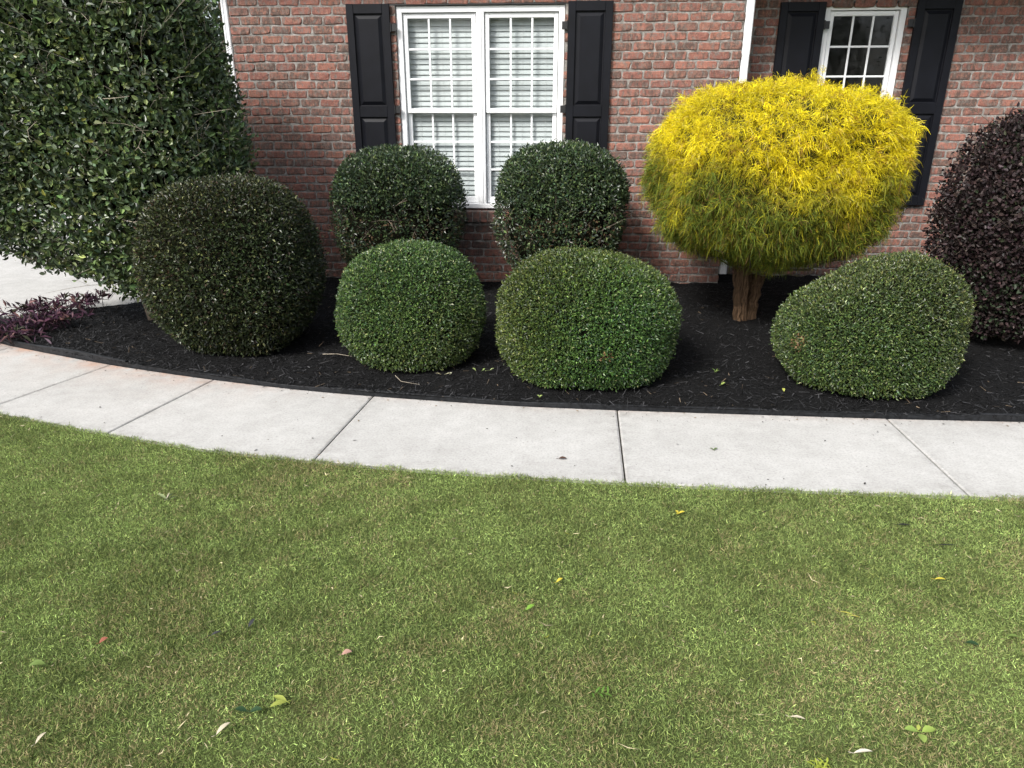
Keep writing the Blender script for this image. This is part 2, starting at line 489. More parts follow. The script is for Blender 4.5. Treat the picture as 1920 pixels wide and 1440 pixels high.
for (n0, f0), (n1, f1) in zip(joints[:-1], joints[1:]):
    nu, nv, g = 26, 16, 0.0045
    us = np.r_[0, 0.006, np.linspace(0.03, 0.97, nu - 4), 0.994, 1]
    vs_ = np.r_[0, 0.008, np.linspace(0.04, 0.96, nv - 4), 0.992, 1]
    P = np.zeros((nu, nv, 3)); Cc = np.zeros((nu, nv, 3))
    for i, u in enumerate(us):
        xn = n0[0] + g + (n1[0] - n0[0] - 2 * g) * u; xf = f0[0] + g + (f1[0] - f0[0] - 2 * g) * u
        A = np.array([xn, near_y(xn)]); B = np.array([xf, far_y(xf)])
        for j, v in enumerate(vs_):
            q = A + (B - A) * v
            edge = i in (0, nu - 1) or j in (0, nv - 1)
            P[i, j] = (q[0], q[1], -0.005 if edge else 0.0)
            d_far = np.linalg.norm(B - A) * (1 - v)
            claymask = np.clip((q[0] + 5.6) / 0.8, 0, 1) * np.clip((-1.6 - q[0]) / 1.2, 0, 1)
            thin = np.exp(-d_far / 0.035) * 0.55
            Cc[i, j] = (np.clip(claymask * (0.58 * np.exp(-d_far / 0.12) + 0.09 * np.exp(-d_far / 0.5)) + thin * 0.5, 0, 1),
                        np.clip(np.exp(-d_far / 0.06) + 0.9 * np.exp(-min(u, 1 - u) * 1.4 / 0.05) + .7 * np.exp(-np.linalg.norm(B - A) * v / .07) + .10, 0, 1), 0)
    V = P.reshape(-1, 3); idx = np.arange(nu * nv).reshape(nu, nv)
    F = np.stack([idx[:-1, :-1], idx[1:, :-1], idx[1:, 1:], idx[:-1, 1:]], -1).reshape(-1, 4)
    ring = np.r_[idx[:, 0], idx[-1, 1:], idx[-2::-1, -1], idx[0, -2:0:-1]]
    lo = V[ring].copy(); lo[:, 2] = -0.10
    n0_ = len(V); k = len(ring)
    S = np.stack([ring, n0_ + np.arange(k), n0_ + (np.arange(k) + 1) % k, np.roll(ring, -1)], -1)
    link('slab', np_mesh('slab', np.r_[V, lo], np.r_[F, S], np.r_[Cc.reshape(-1, 3), Cc.reshape(-1, 3)[ring]]), M['concrete'], walk)

# mulch bed
nx, ny = 260, 90
gx = np.linspace(-5.45, 7.6, nx)
V = np.zeros((nx, ny, 3))
for j, t in enumerate(np.linspace(0, 1, ny)):
    fy = far_y(gx) + 0.012; by = np.maximum(back_y(gx), fy + 0.05)
    V[:, j, 0] = gx; V[:, j, 1] = fy + (by - fy) * t
V[:, :, 2] = mulch_z(V[:, :, 0], V[:, :, 1])
idx = np.arange(nx * ny).reshape(nx, ny)
F = np.stack([idx[:-1, :-1], idx[1:, :-1], idx[1:, 1:], idx[:-1, 1:]], -1).reshape(-1, 4)
tag(link('mulch_bed', np_mesh('mulch_bed', V.reshape(-1, 3), F, smooth=True), M['mulch']), kind='structure')
# shredded chips lying on it
n = 46000
cx = RNG.uniform(-5.4, 6.5, n); cy = RNG.uniform(0, 1, n) ** 1.3
fy = far_y(cx); by = np.minimum(back_y(cx), 7.9)
cy = fy + 0.006 + (np.maximum(by - fy, .1) - 0.03) * cy
keep = (cy < by - .01) & ~((cy > 7.40) & (cx > X_LEFT) & (cx < X_CORNER))
cx, cy = cx[keep], cy[keep]; n = len(cx)
L = RNG.gamma(2.0, 0.013, n) + 0.007; W = RNG.uniform(0.0020, 0.0085, n)
L = np.minimum(L, 0.07)
ang = RNG.uniform(0, 6.283, n); tilt = RNG.normal(0, 0.30, n)
d = np.stack([np.cos(ang) * np.cos(tilt), np.sin(ang) * np.cos(tilt), np.sin(tilt)], -1)
s_ = np.stack([-np.sin(ang), np.cos(ang), RNG.normal(0, 0.5, n)], -1); s_ = unit(s_)
c0 = np.stack([cx, cy, mulch_z(cx, cy) + 0.004 + np.abs(np.sin(tilt)) * L * 0.35], -1)
V = np.stack([c0 - d * L[:, None] / 2 - s_ * W[:, None] / 2, c0 + d * L[:, None] / 2 - s_ * W[:, None] * .25,
              c0 + d * L[:, None] / 2 + s_ * W[:, None] * .25, c0 - d * L[:, None] / 2 + s_ * W[:, None] / 2], 1).reshape(-1, 3)
g_ = RNG.uniform(0, 1, n)[:, None]
cc = np.array([[0.006, 0.006, 0.0065]]) + g_ ** 3 * np.array([[0.042, 0.042, 0.044]])
br = RNG.uniform(0, 1, n) < 0.02
cc[br] = np.array([[0.10, 0.075, 0.05]]) * RNG.uniform(.4, 1.6, (br.sum(), 1))
F = np.arange(n * 4).reshape(-1, 4)
tag(link('mulch_chips', np_mesh('mulch_chips', V, F, np.repeat(cc, 4, 0)), M['chips']),
    'shredded black bark mulch covering the planting bed', 'mulch', kind='stuff')

# black edging strips along the bed
def edging(x0, x1, off, h, label):
    mb = MB()
    xs = np.arange(x0, x1, 0.05)
    prof = [(-0.006, -0.05), (-0.007, 0.80), (-0.011, 0.86), (-0.010, 0.96), (0, 1.0), (0.010, 0.96), (0.011, 0.86), (0.006, 0.80), (0.006, -0.05)]
    w1 = Waves(int(abs(x0) * 10) + 11, 3.0, 1)
    vs = []
    for i, x in enumerate(xs):
        sl_ = (far_y(x + .02) - far_y(x - .02)) / 0.04
        nrm = np.array([-sl_, 1]) / math.hypot(sl_, 1)
        wob = 0.005 * float(w1(np.array([x]))); hh = h * (1 + 0.12 * float(w1(np.array([x * 1.7 + 3]))))
        for (dy, z) in prof:
            q = np.array([x, far_y(x)]) + nrm * (off + wob + dy)
            vs.append((q[0], q[1], z * hh if z > 0 else -0.04))
    k = len(prof)
    fs = [(i * k + j, (i + 1) * k + j, (i + 1) * k + j + 1, i * k + j + 1) for i in range(len(xs) - 1) for j in range(k - 1)]
    fs += [tuple(range(k)), tuple((len(xs) - 1) * k + j for j in range(k))[::-1]]
    mb.add(vs, fs)
    return tag(mb.build('garden_edging', M['edging'], smooth=False), label, 'edging', 'strips of bed edging')
edging(-5.2, -3.15, 0.016, 0.050, 'black plastic edging strip beside the purple trailing plants')
edging(-3.62, 2.72, 0.024, 0.027, 'long black plastic edging strip along the middle of the mulch bed')
edging(2.55, 6.6, 0.012, 0.040, 'black plastic edging strip below the dark purple bush')

# ------------------------------------------------------------------ house
CH, BL, JT = 0.0813, 0.2032, 0.0110          # course height, brick pitch, joint
BASE_Z = 0.125 - 3 * CH                      # brickwork goes on below the mulch
TOP_Z = 3.12
win_main = dict(x0=-1.627, x1=-0.023, z0=0.861, z1=2.722)
win_side = dict(x0=2.490, x1=3.262, z0=0.880, z1=2.764)
house = empty('brick_house', (0, WALL_Y, 0))
tag(house, 'red brick house with white windows and black shutters behind the shrubs', 'house')
def hp(o):      # parent to the house without moving (the house Empty is only translated)
    o.parent = house
    o.location = o.location - Vector((0, WALL_Y, 0))
    return o

G = 0.004
def core(mb, X0, X1, Y, wins):
    y0, y1 = Y + 0.0065, Y + 0.26
    xs = X0
    for w in wins:
        mb.box(xs, w['x0'] - G, y0, y1, -0.2, TOP_Z)
        mb.box(w['x0'] - G, w['x1'] + G, y0, y1, -0.2, w['z0'] - 0.10)
        mb.box(w['x0'] - G, w['x1'] + G, y0, y1, w['z1'] + 0.02, TOP_Z)
        xs = w['x1'] + G
    mb.box(xs, X1, y0, y1, -0.2, TOP_Z)
mb = MB()
core(mb, X_LEFT + 0.006, X_CORNER - 0.006, WALL_Y, [win_main])
core(mb, X_CORNER - 0.26, X_RIGHT - .01, RECESS_Y, [win_side])
mb.box(X_LEFT + .006, X_LEFT + .25, WALL_Y + .26, 14.0, -0.2, TOP_Z)          # left side
mb.box(X_CORNER - .25, X_CORNER - .006, WALL_Y + .26, RECESS_Y + .009, -0.2, TOP_Z)
mb.box(X_RIGHT - .25, X_RIGHT - .01, RECESS_Y + .26, 14.0, -0.2, TOP_Z)
mb.box(X_LEFT + .25, X_RIGHT - .25, 13.7, 14.0, -0.2, TOP_Z)
wall = mb.build('wall', M['mortar'])
hp(wall)
# rooms: dark inside
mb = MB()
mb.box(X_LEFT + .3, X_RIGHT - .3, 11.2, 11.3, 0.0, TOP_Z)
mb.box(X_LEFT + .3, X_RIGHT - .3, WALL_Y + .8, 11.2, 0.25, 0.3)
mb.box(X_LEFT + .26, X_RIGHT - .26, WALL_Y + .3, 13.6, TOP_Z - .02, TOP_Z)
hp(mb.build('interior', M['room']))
# roof with eaves
mb = MB()
ov = 0.30
x0, x1, y0, y1 = X_LEFT - ov, X_RIGHT + ov, WALL_Y - ov, 14 + ov
ym = (y0 + y1) / 2
mb.add([(x0, y0, TOP_Z), (x1, y0, TOP_Z), (x1, y1, TOP_Z), (x0, y1, TOP_Z), (x0, y0, TOP_Z + .2), (x1, y0, TOP_Z + .2), (x1, y1, TOP_Z + .2), (x0, y1, TOP_Z + .2), (x0 + 3, ym, 5.6), (x1 - 3, ym, 5.6)],
       [(3, 2, 1, 0), (0, 1, 5, 4), (1, 2, 6, 5), (2, 3, 7, 6), (3, 0, 4, 7), (4, 5, 9, 8), (5, 6, 9), (6, 7, 8, 9), (7, 4, 8)])
hp(mb.build('roof', M['roof']))

# brick shapes: 20 uneven tumbled bricks, front face at y=0
def brick_variant(g, L=BL - JT, H=CH - JT, D=0.095):
    c = 0.013
    pts = [(-L/2 + c, -H/2), (0, -H/2), (L/2 - c, -H/2), (L/2, -H/2 + c), (L/2, H/2 - c), (L/2 - c, H/2), (0, H/2), (-L/2 + c, H/2), (-L/2, H/2 - c), (-L/2, -H/2 + c)]
    pts = np.array(pts) + g.normal(0, 0.0026, (10, 2))
    inner = pts * (1 - np.array([2 * 0.009 / L, 2 * 0.008 / H])) + g.normal(0, 0.0012, (10, 2))
    a = np.c_[inner[:, 0], g.normal(0, 0.0012, 10), inner[:, 1]]
    b = np.c_[pts[:, 0], np.full(10, 0.0065) + g.normal(0, .001, 10), pts[:, 1]]
    cbk = np.c_[pts[:, 0], np.full(10, D), pts[:, 1]]
    tri = [(0, 1, 9), (1, 2, 3), (1, 3, 4), (1, 4, 6), (4, 5, 6), (1, 6, 9), (6, 8, 9), (6, 7, 8)]
    for o_ in (0, 10):
        for i in range(10):
            j = (i + 1) % 10
            tri += [(o_ + i, o_ + 10 + i, o_ + 10 + j), (o_ + i, o_ + 10 + j, o_ + j)]
    return np.r_[a, b, cbk], np.array(tri)
gb = np.random.default_rng(21)
NVAR = 20
BV = [brick_variant(gb) for _ in range(NVAR)]
BCOL = [(gb.uniform(), gb.uniform(), gb.uniform()) for _ in range(NVAR)]
BMESH = []
for (v, f), c in zip(BV, BCOL):
    me = np_mesh('brick', v, f, np.tile(c, (len(v), 1)))
    me.materials.append(M['brick'])
    BMESH.append(me)
bricks = []
def lay(X0, X1, Y, wins, seed):
    g = np.random.default_rng(seed)
    nrow = int((TOP_Z - BASE_Z) / CH)
    for r in range(nrow):
        za, zb = BASE_Z + r * CH, BASE_Z + (r + 1) * CH
        segs = [(X0, X1)]
        for w in wins:
            if zb > w['z0'] - 0.118 and za < w['z1'] + 0.012:
                if za > w['z1'] - 0.04: continue
                segs = [q for (a, b) in segs for q in ((a, min(b, w['x0'] - .0)), (max(a, w['x1'] + .0), b)) if q[1] - q[0] > 0.02]
        off = (r % 2) * BL / 2 + g.normal(0, 0.012)
        k0 = int((X0 - off) / BL) - 2
        for k in range(k0, k0 + int((X1 - X0) / BL) + 5):
            a, b = off + k * BL + JT / 2, off + (k + 1) * BL - JT / 2
            for (s0, s1) in segs:
                p, q = max(a, s0), min(b, s1)
                if q - p > 0.028:
                    bricks.append(((p + q) / 2, Y + g.normal(0, 0.0012), (za + zb) / 2 + g.normal(0, 0.0010), (q - p) / (BL - JT), int(g.integers(NVAR)), g.normal(0, 0.004), g.integers(2)))
lay(X_LEFT, X_CORNER, WALL_Y, [win_main], 1)
lay(X_CORNER + .0, X_RIGHT, RECESS_Y, [win_side], 2)
# which bricks show in the photograph: in frame and not behind a shrub or shutter
pp = np.array([b[:3] for b in bricks]); px, dist = to_px(pp)
hid = np.zeros(len(bricks), bool)
for (ex, ey, ew, eh) in ((430, 505, 180, 175), (748, 385, 120, 108), (1050, 385, 120, 112), (770, 575, 138, 122), (1098, 595, 170, 138), (1462, 320, 258, 175), (1630, 610, 182, 135), (1900, 430, 145, 230), (215, 280, 245, 320)):
    hid |= ((px[:, 0] - ex) / ew) ** 2 + ((px[:, 1] - ey) / eh) ** 2 < 0.92
for (a, b, y0_, y1_) in ((650, 735, 5, 300), (1066, 1148, 5, 300)):
    hid |= (px[:, 0] > a + 12) & (px[:, 0] < b - 12) & (px[:, 1] > y0_) & (px[:, 1] < y1_)
hid |= (pp[:, 1] > 7.6) & (((pp[:, 0] > 2.09) & (pp[:, 0] < 2.43)) | ((pp[:, 0] > 3.38) & (pp[:, 0] < 3.68))) & (pp[:, 2] > .9) & (pp[:, 2] < 2.74)
hid |= (pp[:, 1] > 7.6) & (pp[:, 0] < X_CORNER + .12)
vis = (px[:, 0] > -5) & (px[:, 0] < 1925) & (px[:, 1] > -4) & (px[:, 1] < 535) & ~hid
# largest-showing first; cut bricks count less
score = np.where(vis, np.array([min(1, b[3]) for b in bricks]) / dist, -1)
order = np.argsort(-score)
single = set(int(i) for i in order[:300] if score[i] > 0)
rest_v, rest_f, rest_c, nn = [], [], [], 0
for i, (x, y, z, sx, k, rot, flip) in enumerate(bricks):
    if i in single:
        o = bpy.data.objects.new('brick', BMESH[k]); COL.objects.link(o)
        o.parent = wall
        o.location = (x, y, z); o.scale = (sx, 1, 1); o.rotation_euler = (0, rot, 0)
    else:
        v, f = BV[k]
        w = v * (sx, 1, 1) + (x, y, z)
        rest_v.append(w); rest_f.append(f + nn); nn += len(w)
        rest_c.append(np.tile(((BCOL[k][0] + (i * 0.377) % 1) % 1, BCOL[k][1], BCOL[k][2]), (len(w), 1)))
ro = link('brickwork', np_mesh('brickwork', np.concatenate(rest_v), np.concatenate(rest_f), np.concatenate(rest_c)), M['brick'], wall)
ro['kind'] = 'stuff'
# rowlock sills
def sill(w, Y):
    n = int(round((w['x1'] - w['x0'] + .12) / 0.0765))
    for i in range(n):
        xa = w['x0'] - .06 + i * 0.0765
        mb = MB()
        b = RNG.normal(0, .0015, 8)
        zt = w['z0'] - 0.004
        x0, x1 = xa + .005, xa + .0715
        y0 = Y - 0.040 + b[0]
        mb.add([(x0 + .004, y0, zt - .125), (x1 - .004, y0 + b[2], zt - .125), (x1 - .003, y0 + b[1], zt - .030), (x0 + .003, y0, zt - .030),
                (x0, y0 + .008, zt - .132), (x1, y0 + .008, zt - .132), (x1, y0 + .012, zt - .022), (x0, y0 + .012, zt - .022),
                (x0, Y + .11, zt - .115), (x1, Y + .11, zt - .115), (x1, Y + .11, zt - .002), (x0, Y + .11, zt - .002)],
               [(0, 1, 2, 3), (11, 10, 9, 8)] + [(a + i_, a + 4 + i_, a + 4 + (i_ + 1) % 4, a + (i_ + 1) % 4) for a in (0, 4) for i_ in range(4)])
        o = mb.build('sill_brick', M['sill'], wall)
    mb = MB(); mb.box(w['x0'] - .055, w['x1'] + .055, Y - .026, Y + .08, w['z0'] - .125, w['z0'] - .022)
    mb.build('sill_mortar', M['mortar'], wall)
sill(win_main, WALL_Y); sill(win_side, RECESS_Y)
for w, Y in ((win_main, WALL_Y), (win_side, RECESS_Y)):
    mb = MB(); mb.box(w['x0'] - .10, w['x1'] + .10, Y + .004, Y + .09, w['z1'] + .004, w['z1'] + .016)
    mb.build('lintel', M['lintel'], wall)

# ------------------------------------------------------------------ windows
def window(w, Y, units, label):
    win = hp(empty('window', (w['x0'], Y, w['z0'])))
    win['label'] = label
    off = Vector((w['x0'], Y, w['z0']))
    def put(mb, name, mat):
        mb.v = [(a - off.x, b - off.y, c - off.z) for (a, b, c) in mb.v]
        return mb.build(name, mat, win)
    x0, x1, z0, z1 = w['x0'], w['x1'], w['z0'], w['z1']
    fw = 0.055
    yf = Y + 0.030
    mb = MB()                                     # outer frame with stepped face
    mb.bbox(x0, x0 + fw, yf, Y + .17, z0, z1)
    mb.bbox(x1 - fw, x1, yf, Y + .17, z0, z1)
    mb.bbox(x0 + fw, x1 - fw, yf + .001, Y + .17, z1 - fw, z1)
    mb.bbox(x0 + fw, x1 - fw, yf - .012, Y + .17, z0, z0 + .045)
    put(mb, 'frame', M['white'])
    inner0, inner1 = x0 + fw, x1 - fw
    mull = 0.078
    uw = (inner1 - inner0 - mull * (units - 1)) / units
    zmid = (z0 + z1) / 2 + 0.004
    for u in range(units):
        a = inner0 + u * (uw + mull); b = a + uw
        if u:
            mb = MB(); mb.bbox(a - mull, a, yf + .002, Y + .17, z0 + .045, z1 - fw, .006)
            mb.bbox(a - mull * .64, a - mull * .36, yf - .006, yf + .003, z0 + .045, z1 - fw, .003)
            put(mb, 'mullion', M['white'])
        for half in (1, 0):
            st = 0.040
            ys = Y + (0.055 if half else 0.088)
            s0, s1 = (zmid - 0.018, z1 - fw - .006) if half else (z0 + .048, zmid + 0.018)
            aa, bb = a + .006, b - .006
            rb = 0.042 if half else 0.062
            rt = 0.042 if half else 0.040
            mb = MB()
            mb.bbox(aa, aa + st, ys, ys + .030, s0, s1)
            mb.bbox(bb - st, bb, ys, ys + .030, s0, s1)
            mb.bbox(aa + st, bb - st, ys + .001, ys + .030, s0, s0 + rb)
            mb.bbox(aa + st, bb - st, ys + .001, ys + .030, s1 - rt, s1)
            put(mb, 'sash', M['white'])
            gx0, gx1, gz0, gz1 = aa + st, bb - st, s0 + rb, s1 - rt
            mw = 0.019
            yg = ys + .014
            for c in (1, 2):
                xc = gx0 + (gx1 - gx0) * c / 3
                mb = MB(); mb.bbox(xc - mw / 2, xc + mw / 2, yg - .008, yg + .004, gz0, gz1, .003); put(mb, 'muntin', M['white'])
                zc = gz0 + (gz1 - gz0) * c / 3
                mb = MB(); mb.bbox(gx0, gx1, yg - .006, yg + .003, zc - mw / 2, zc + mw / 2, .003); put(mb, 'muntin', M['white'])
            for i in range(3):
                for j in range(3):
                    pa, pb = gx0 + (gx1 - gx0) * i / 3, gx0 + (gx1 - gx0) * (i + 1) / 3
                    qa, qb = gz0 + (gz1 - gz0) * j / 3, gz0 + (gz1 - gz0) * (j + 1) / 3
                    mb = MB(); mb.add([(pa, yg, qa), (pb, yg, qa), (pb, yg, qb), (pa, yg, qb)], [(0, 1, 2, 3)])
                    put(mb, 'pane', M['glass'])
    return [(inner0 + u * (uw + mull), inner0 + u * (uw + mull) + uw) for u in range(units)]
spans = window(win_main, WALL_Y, 2, 'white double window with closed slatted blinds')
window(win_side, RECESS_Y, 1, 'white single window with dark panes')

# blinds hanging behind the double window
def blind(a, b, label):
    Y = WALL_Y + 0.150
    root = empty('window_blind', (a, Y, win_main['z0'] + .05))
    tag(root, label, 'blind', 'slatted blinds in the double window')
    off = root.location
    def put(mb, name, mat):
        mb.v = [(p - off.x, q - off.y, r - off.z) for (p, q, r) in mb.v]
        return mb.build(name, mat, root)
    zt = win_main['z1'] - .06
    mb = MB(); mb.box(a + .015, b - .015, Y - .02, Y + .04, zt - .05, zt); put(mb, 'headrail', M['slat'])
    z = zt - .075
    pitch = 0.0478
    g = np.random.default_rng(int((a + 5) * 100))
    while z > win_main['z0'] + .085:
        mb = MB()
        tl = R(72) + g.normal(0, R(.6)); hw = 0.0250
        dz, dy = math.sin(tl) * hw, math.cos(tl) * hw
        sag = g.normal(0, .0004)
        rows = []
        for s in (-1, -.4, .4, 1):        # slightly crowned slat, lower edge towards the glass
            rows.append((Y + dy * s - .0016 * (1 - s * s), z + dz * s))
        vs = []
        for (y_, z_) in rows:
            for t, xq in ((0, a + .02), (.5, (a + b) / 2), (1, b - .02)):
                vs.append((xq, y_, z_ + sag * (1 if t == .5 else 0)))
        fs = [(r * 3 + c, r * 3 + c + 1, r * 3 + c + 4, r * 3 + c + 3) for r in range(3) for c in range(2)]
        vs += [(p, q + .0022, r) for (p, q, r) in vs]
        fs += [tuple(i + 12 for i in f[::-1]) for f in fs] + [(0, 12, 13, 1), (1, 13, 14, 2), (9, 10, 22, 21), (10, 11, 23, 22)]
        mb.add(vs, fs)
        put(mb, 'slat', M['slat'])
        z -= pitch
    mb = MB(); mb.box(a + .02, b - .02, Y - .018, Y + .018, win_main['z0'] + .05, win_main['z0'] + .07); put(mb, 'bottom_rail', M['slat'])
    for t in (0.17, 0.5, 0.83):
        xq = a + (b - a) * t
        mb = MB(); mb.tube([(xq, Y - .018, zt - .05), (xq + .002, Y - .018, 1.8), (xq, Y - .018, win_main['z0'] + .06)], .0012, 4); put(mb, 'cord', M['cord'])
blind(*spans[0], 'white slatted blind in the double window, on the side towards the tall hedge')
blind(*spans[1], 'white slatted blind in the double window, on the side towards the golden bush')

# ------------------------------------------------------------------ shutters
def shutter(x0, x1, z0, z1, Y, hinge_side, label, dog=False):
    sh_loc = ((x0 + x1) / 2, Y, z0)
    root = hp(empty('shutter', sh_loc)); root['label'] = label
    def put(mb, name, mat):
        mb.v = [(a - sh_loc[0], b - sh_loc[1], c - sh_loc[2]) for (a, b, c) in mb.v]
        return mb.build(name, mat, root)
    yb, yf = Y - .006, Y - .038
    st = 0.070
    zr = z0 + (z1 - z0) * 0.493
    mb = MB()
    mb.box(x0 + .01, x1 - .01, yb - .012, yb, z0 + .01, z1 - .01)
    mb.bbox(x0, x0 + st, yf, yb - .001, z0, z1, .003)
    mb.bbox(x1 - st, x1, yf, yb - .001, z0, z1, .003)
    for (za, zb) in ((z0, z0 + .095), (zr - .050, zr + .050), (z1 - .082, z1)):
        mb.bbox(x0 + st, x1 - st, yf + .001, yb - .001, za, zb, .003)
    put(mb, 'frame', M['shutter'])
    for (za, zb) in ((z0 + .095, zr - .050), (zr + .050, z1 - .082)):
        mb = MB()
        a, b = x0 + st, x1 - st
        e = 0.030
        rings = [(0.004, yb - .013), (0.010, yf + .020), (0.014, yf + .019), (0.014 + e, yf + .004), (0.018 + e, yf + .004)]
        vs = []
        for (i_, y_) in rings:
            vs += [(a + i_, y_, za + i_), (b - i_, y_, za + i_), (b - i_, y_, zb - i_), (a + i_, y_, zb - i_)]
        fs = [(4 * r + i, 4 * r + 4 + i, 4 * r + 4 + (i + 1) % 4, 4 * r + (i + 1) % 4)[::-1] for r in range(4) for i in range(4)] + [(16, 17, 18, 19)]
        mb.add(vs, fs)
        put(mb, 'raised_panel', M['shutter'])
    hx = x0 if hinge_side < 0 else x1
    for z in (z1 - .20, zr + .02, z0 + .20):
        mb = MB()
        h0, h1 = (hx - .055, hx + .002) if hinge_side < 0 else (hx - .002, hx + .055)
        mb.bbox(h0, h1, Y - .030, Y - .012, z - .034, z + .034, .002)
        mb.tube([(hx + hinge_side * .006, Y - .035, z - .04), (hx + hinge_side * .006, Y - .035, z + .04)], .007, 8)
        put(mb, 'hinge', M['iron'])
    if dog:      # S-shaped holdback on the wall below the shutter
        xm = (x0 + x1) / 2 + .02
        pts = [(xm - .035 + .03 * math.sin(t * 5.2), Y - .03, z0 - .10 + .15 * t) for t in np.linspace(0, 1, 12)]
        mb = MB(); mb.tube(pts, [.013, .012, .009, .008, .008, .009, .010, .010, .008, .008, .010, .013], 8)
        mb.tube([(xm - .03, Y, z0 - .03), (xm - .03, Y - .045, z0 - .03)], .006, 6)
        put(mb, 'holdback', M['iron'])
shutter(-2.091, -1.676, 0.868, 2.736, WALL_Y, 1, 'black shutter on the hedge side of the double window')
shutter(0.006, 0.420, 0.868, 2.742, WALL_Y, -1, 'black shutter on the golden bush side of the double window')
shutter(2.050, 2.478, 0.880, 2.776, RECESS_Y, 1, 'black shutter beside the downspout')
shutter(3.326, 3.736, 0.880, 2.786, RECESS_Y, -1, 'black shutter beside the purple bush', True)

# ------------------------------------------------------------------ downspouts
def downspout(x, y, zb, w, d, label, elbow):
    root = hp(empty('downspout', (x, y, zb))); root['label'] = label
    def section(z0, z1):
        mb = MB()
        c = .008
        sec = [(-w/2 + c, -d/2), (-w*.17, -d/2), (-w*.14, -d/2 + .005), (w*.14, -d/2 + .005), (w*.17, -d/2), (w/2 - c, -d/2), (w/2, -d/2 + c), (w/2, d/2 - c), (w/2 - c, d/2), (-w/2 + c, d/2), (-w/2, d/2 - c), (-w/2, -d/2 + c)]
        k = len(sec)
        vs = [(a, b, z0) for a, b in sec] + [(a, b, z1) for a, b in sec]
        mb.add(vs, [(i, (i + 1) % k, k + (i + 1) % k, k + i) for i in range(k)])
        return mb
    section(0.0, 2.30 - zb).build('pipe', M['alu'], root)
    section(2.285 - zb, TOP_Z - zb).build('upper_pipe', M['alu'], root).scale = (1.05, 1.05, 1)
    for z in (1.1, 2.02):
        mb = MB(); mb.box(-w/2 - .003, w/2 + .003, -d/2 - .003, d/2 + .02, z - zb - .012, z - zb + .012); mb.build('strap', M['alu'], root)
downspout(1.672, 7.475, 0.215, 0.074, 0.085, 'white downspout at the inner corner behind the golden bush', True)
downspout(-3.292, 7.47, 0.10, 0.060, 0.075, 'white downspout at the house corner beside the tall hedge', True)

# ------------------------------------------------------------------ foliage tools
def super_dirs(n, power, g):
    v = unit(g.normal(size=(n, 3)))
    s = (np.abs(v) ** power).sum(1) ** (1 / power)
    p = v / s[:, None]
    nrm = np.sign(p) * np.abs(p) ** (power - 1)
    return v, p, nrm
class Crown:
    def __init__(s, c, rad, power, seed, lumps=(0.035, 2.2, 0.02, 6.0), warp=None):
        s.c = np.array(c, float); s.r = np.array(rad, float); s.pw = power; s.g = np.random.default_rng(seed); s.warp = warp
        s.l1 = Waves(seed + 1, lumps[1]); s.l2 = Waves(seed + 2, lumps[3]); s.a1, s.a2 = lumps[0], lumps[2]
    def points(s, n, shell=0.10, jag=0.012, front=0.0):
        v, p, nr = super_dirs(n, s.pw, s.g)
        if front > 0:                       # more leaves on the side that is open to view and light
            flip = (v[:, 1] > 0) & (s.g.uniform(size=n) < front)
            p[flip, 1] *= -1; nr[flip, 1] *= -1; v[flip, 1] *= -1
        k = 1 + s.a1 * s.l1(v * 1.0) + s.a2 * s.l2(v * 1.0)
        t = 1 - shell * np.abs(s.g.normal(0, 0.55, n)) + s.g.normal(0, jag, n)
        t = np.where(s.g.uniform(size=n) < .012, 1 + s.g.uniform(0, .045, n), t)      # stray shoots
        P = s.c + p * s.r * (k * t)[:, None]
        N = unit(nr / s.r)
        if s.warp is not None: P = s.warp(P)
        return P, N, v, t
    def shell_mesh(s, scale, name, nu=48, nv=28):
        th = np.linspace(0, 2 * np.pi, nu, endpoint=False); ph = np.linspace(0.02, np.pi - 0.02, nv)
        v = np.stack([np.outer(np.sin(ph), np.cos(th)), np.outer(np.sin(ph), np.sin(th)), np.outer(np.cos(ph), np.ones(nu))], -1).reshape(-1, 3)
        p = v / ((np.abs(v) ** s.pw).sum(1) ** (1 / s.pw))[:, None]
        k = 1 + s.a1 * s.l1(v) + s.a2 * s.l2(v)
        P = s.c + p * s.r * (k * scale)[:, None]
        if s.warp is not None: P = s.warp(P)
        i = np.arange(nv - 1)[:, None] * nu + np.arange(nu)[None]
        j = np.arange(nv - 1)[:, None] * nu + (np.arange(nu)[None] + 1) % nu
        F = np.stack([i, i + nu, j + nu, j], -1).reshape(-1, 4)
        return P, F, name
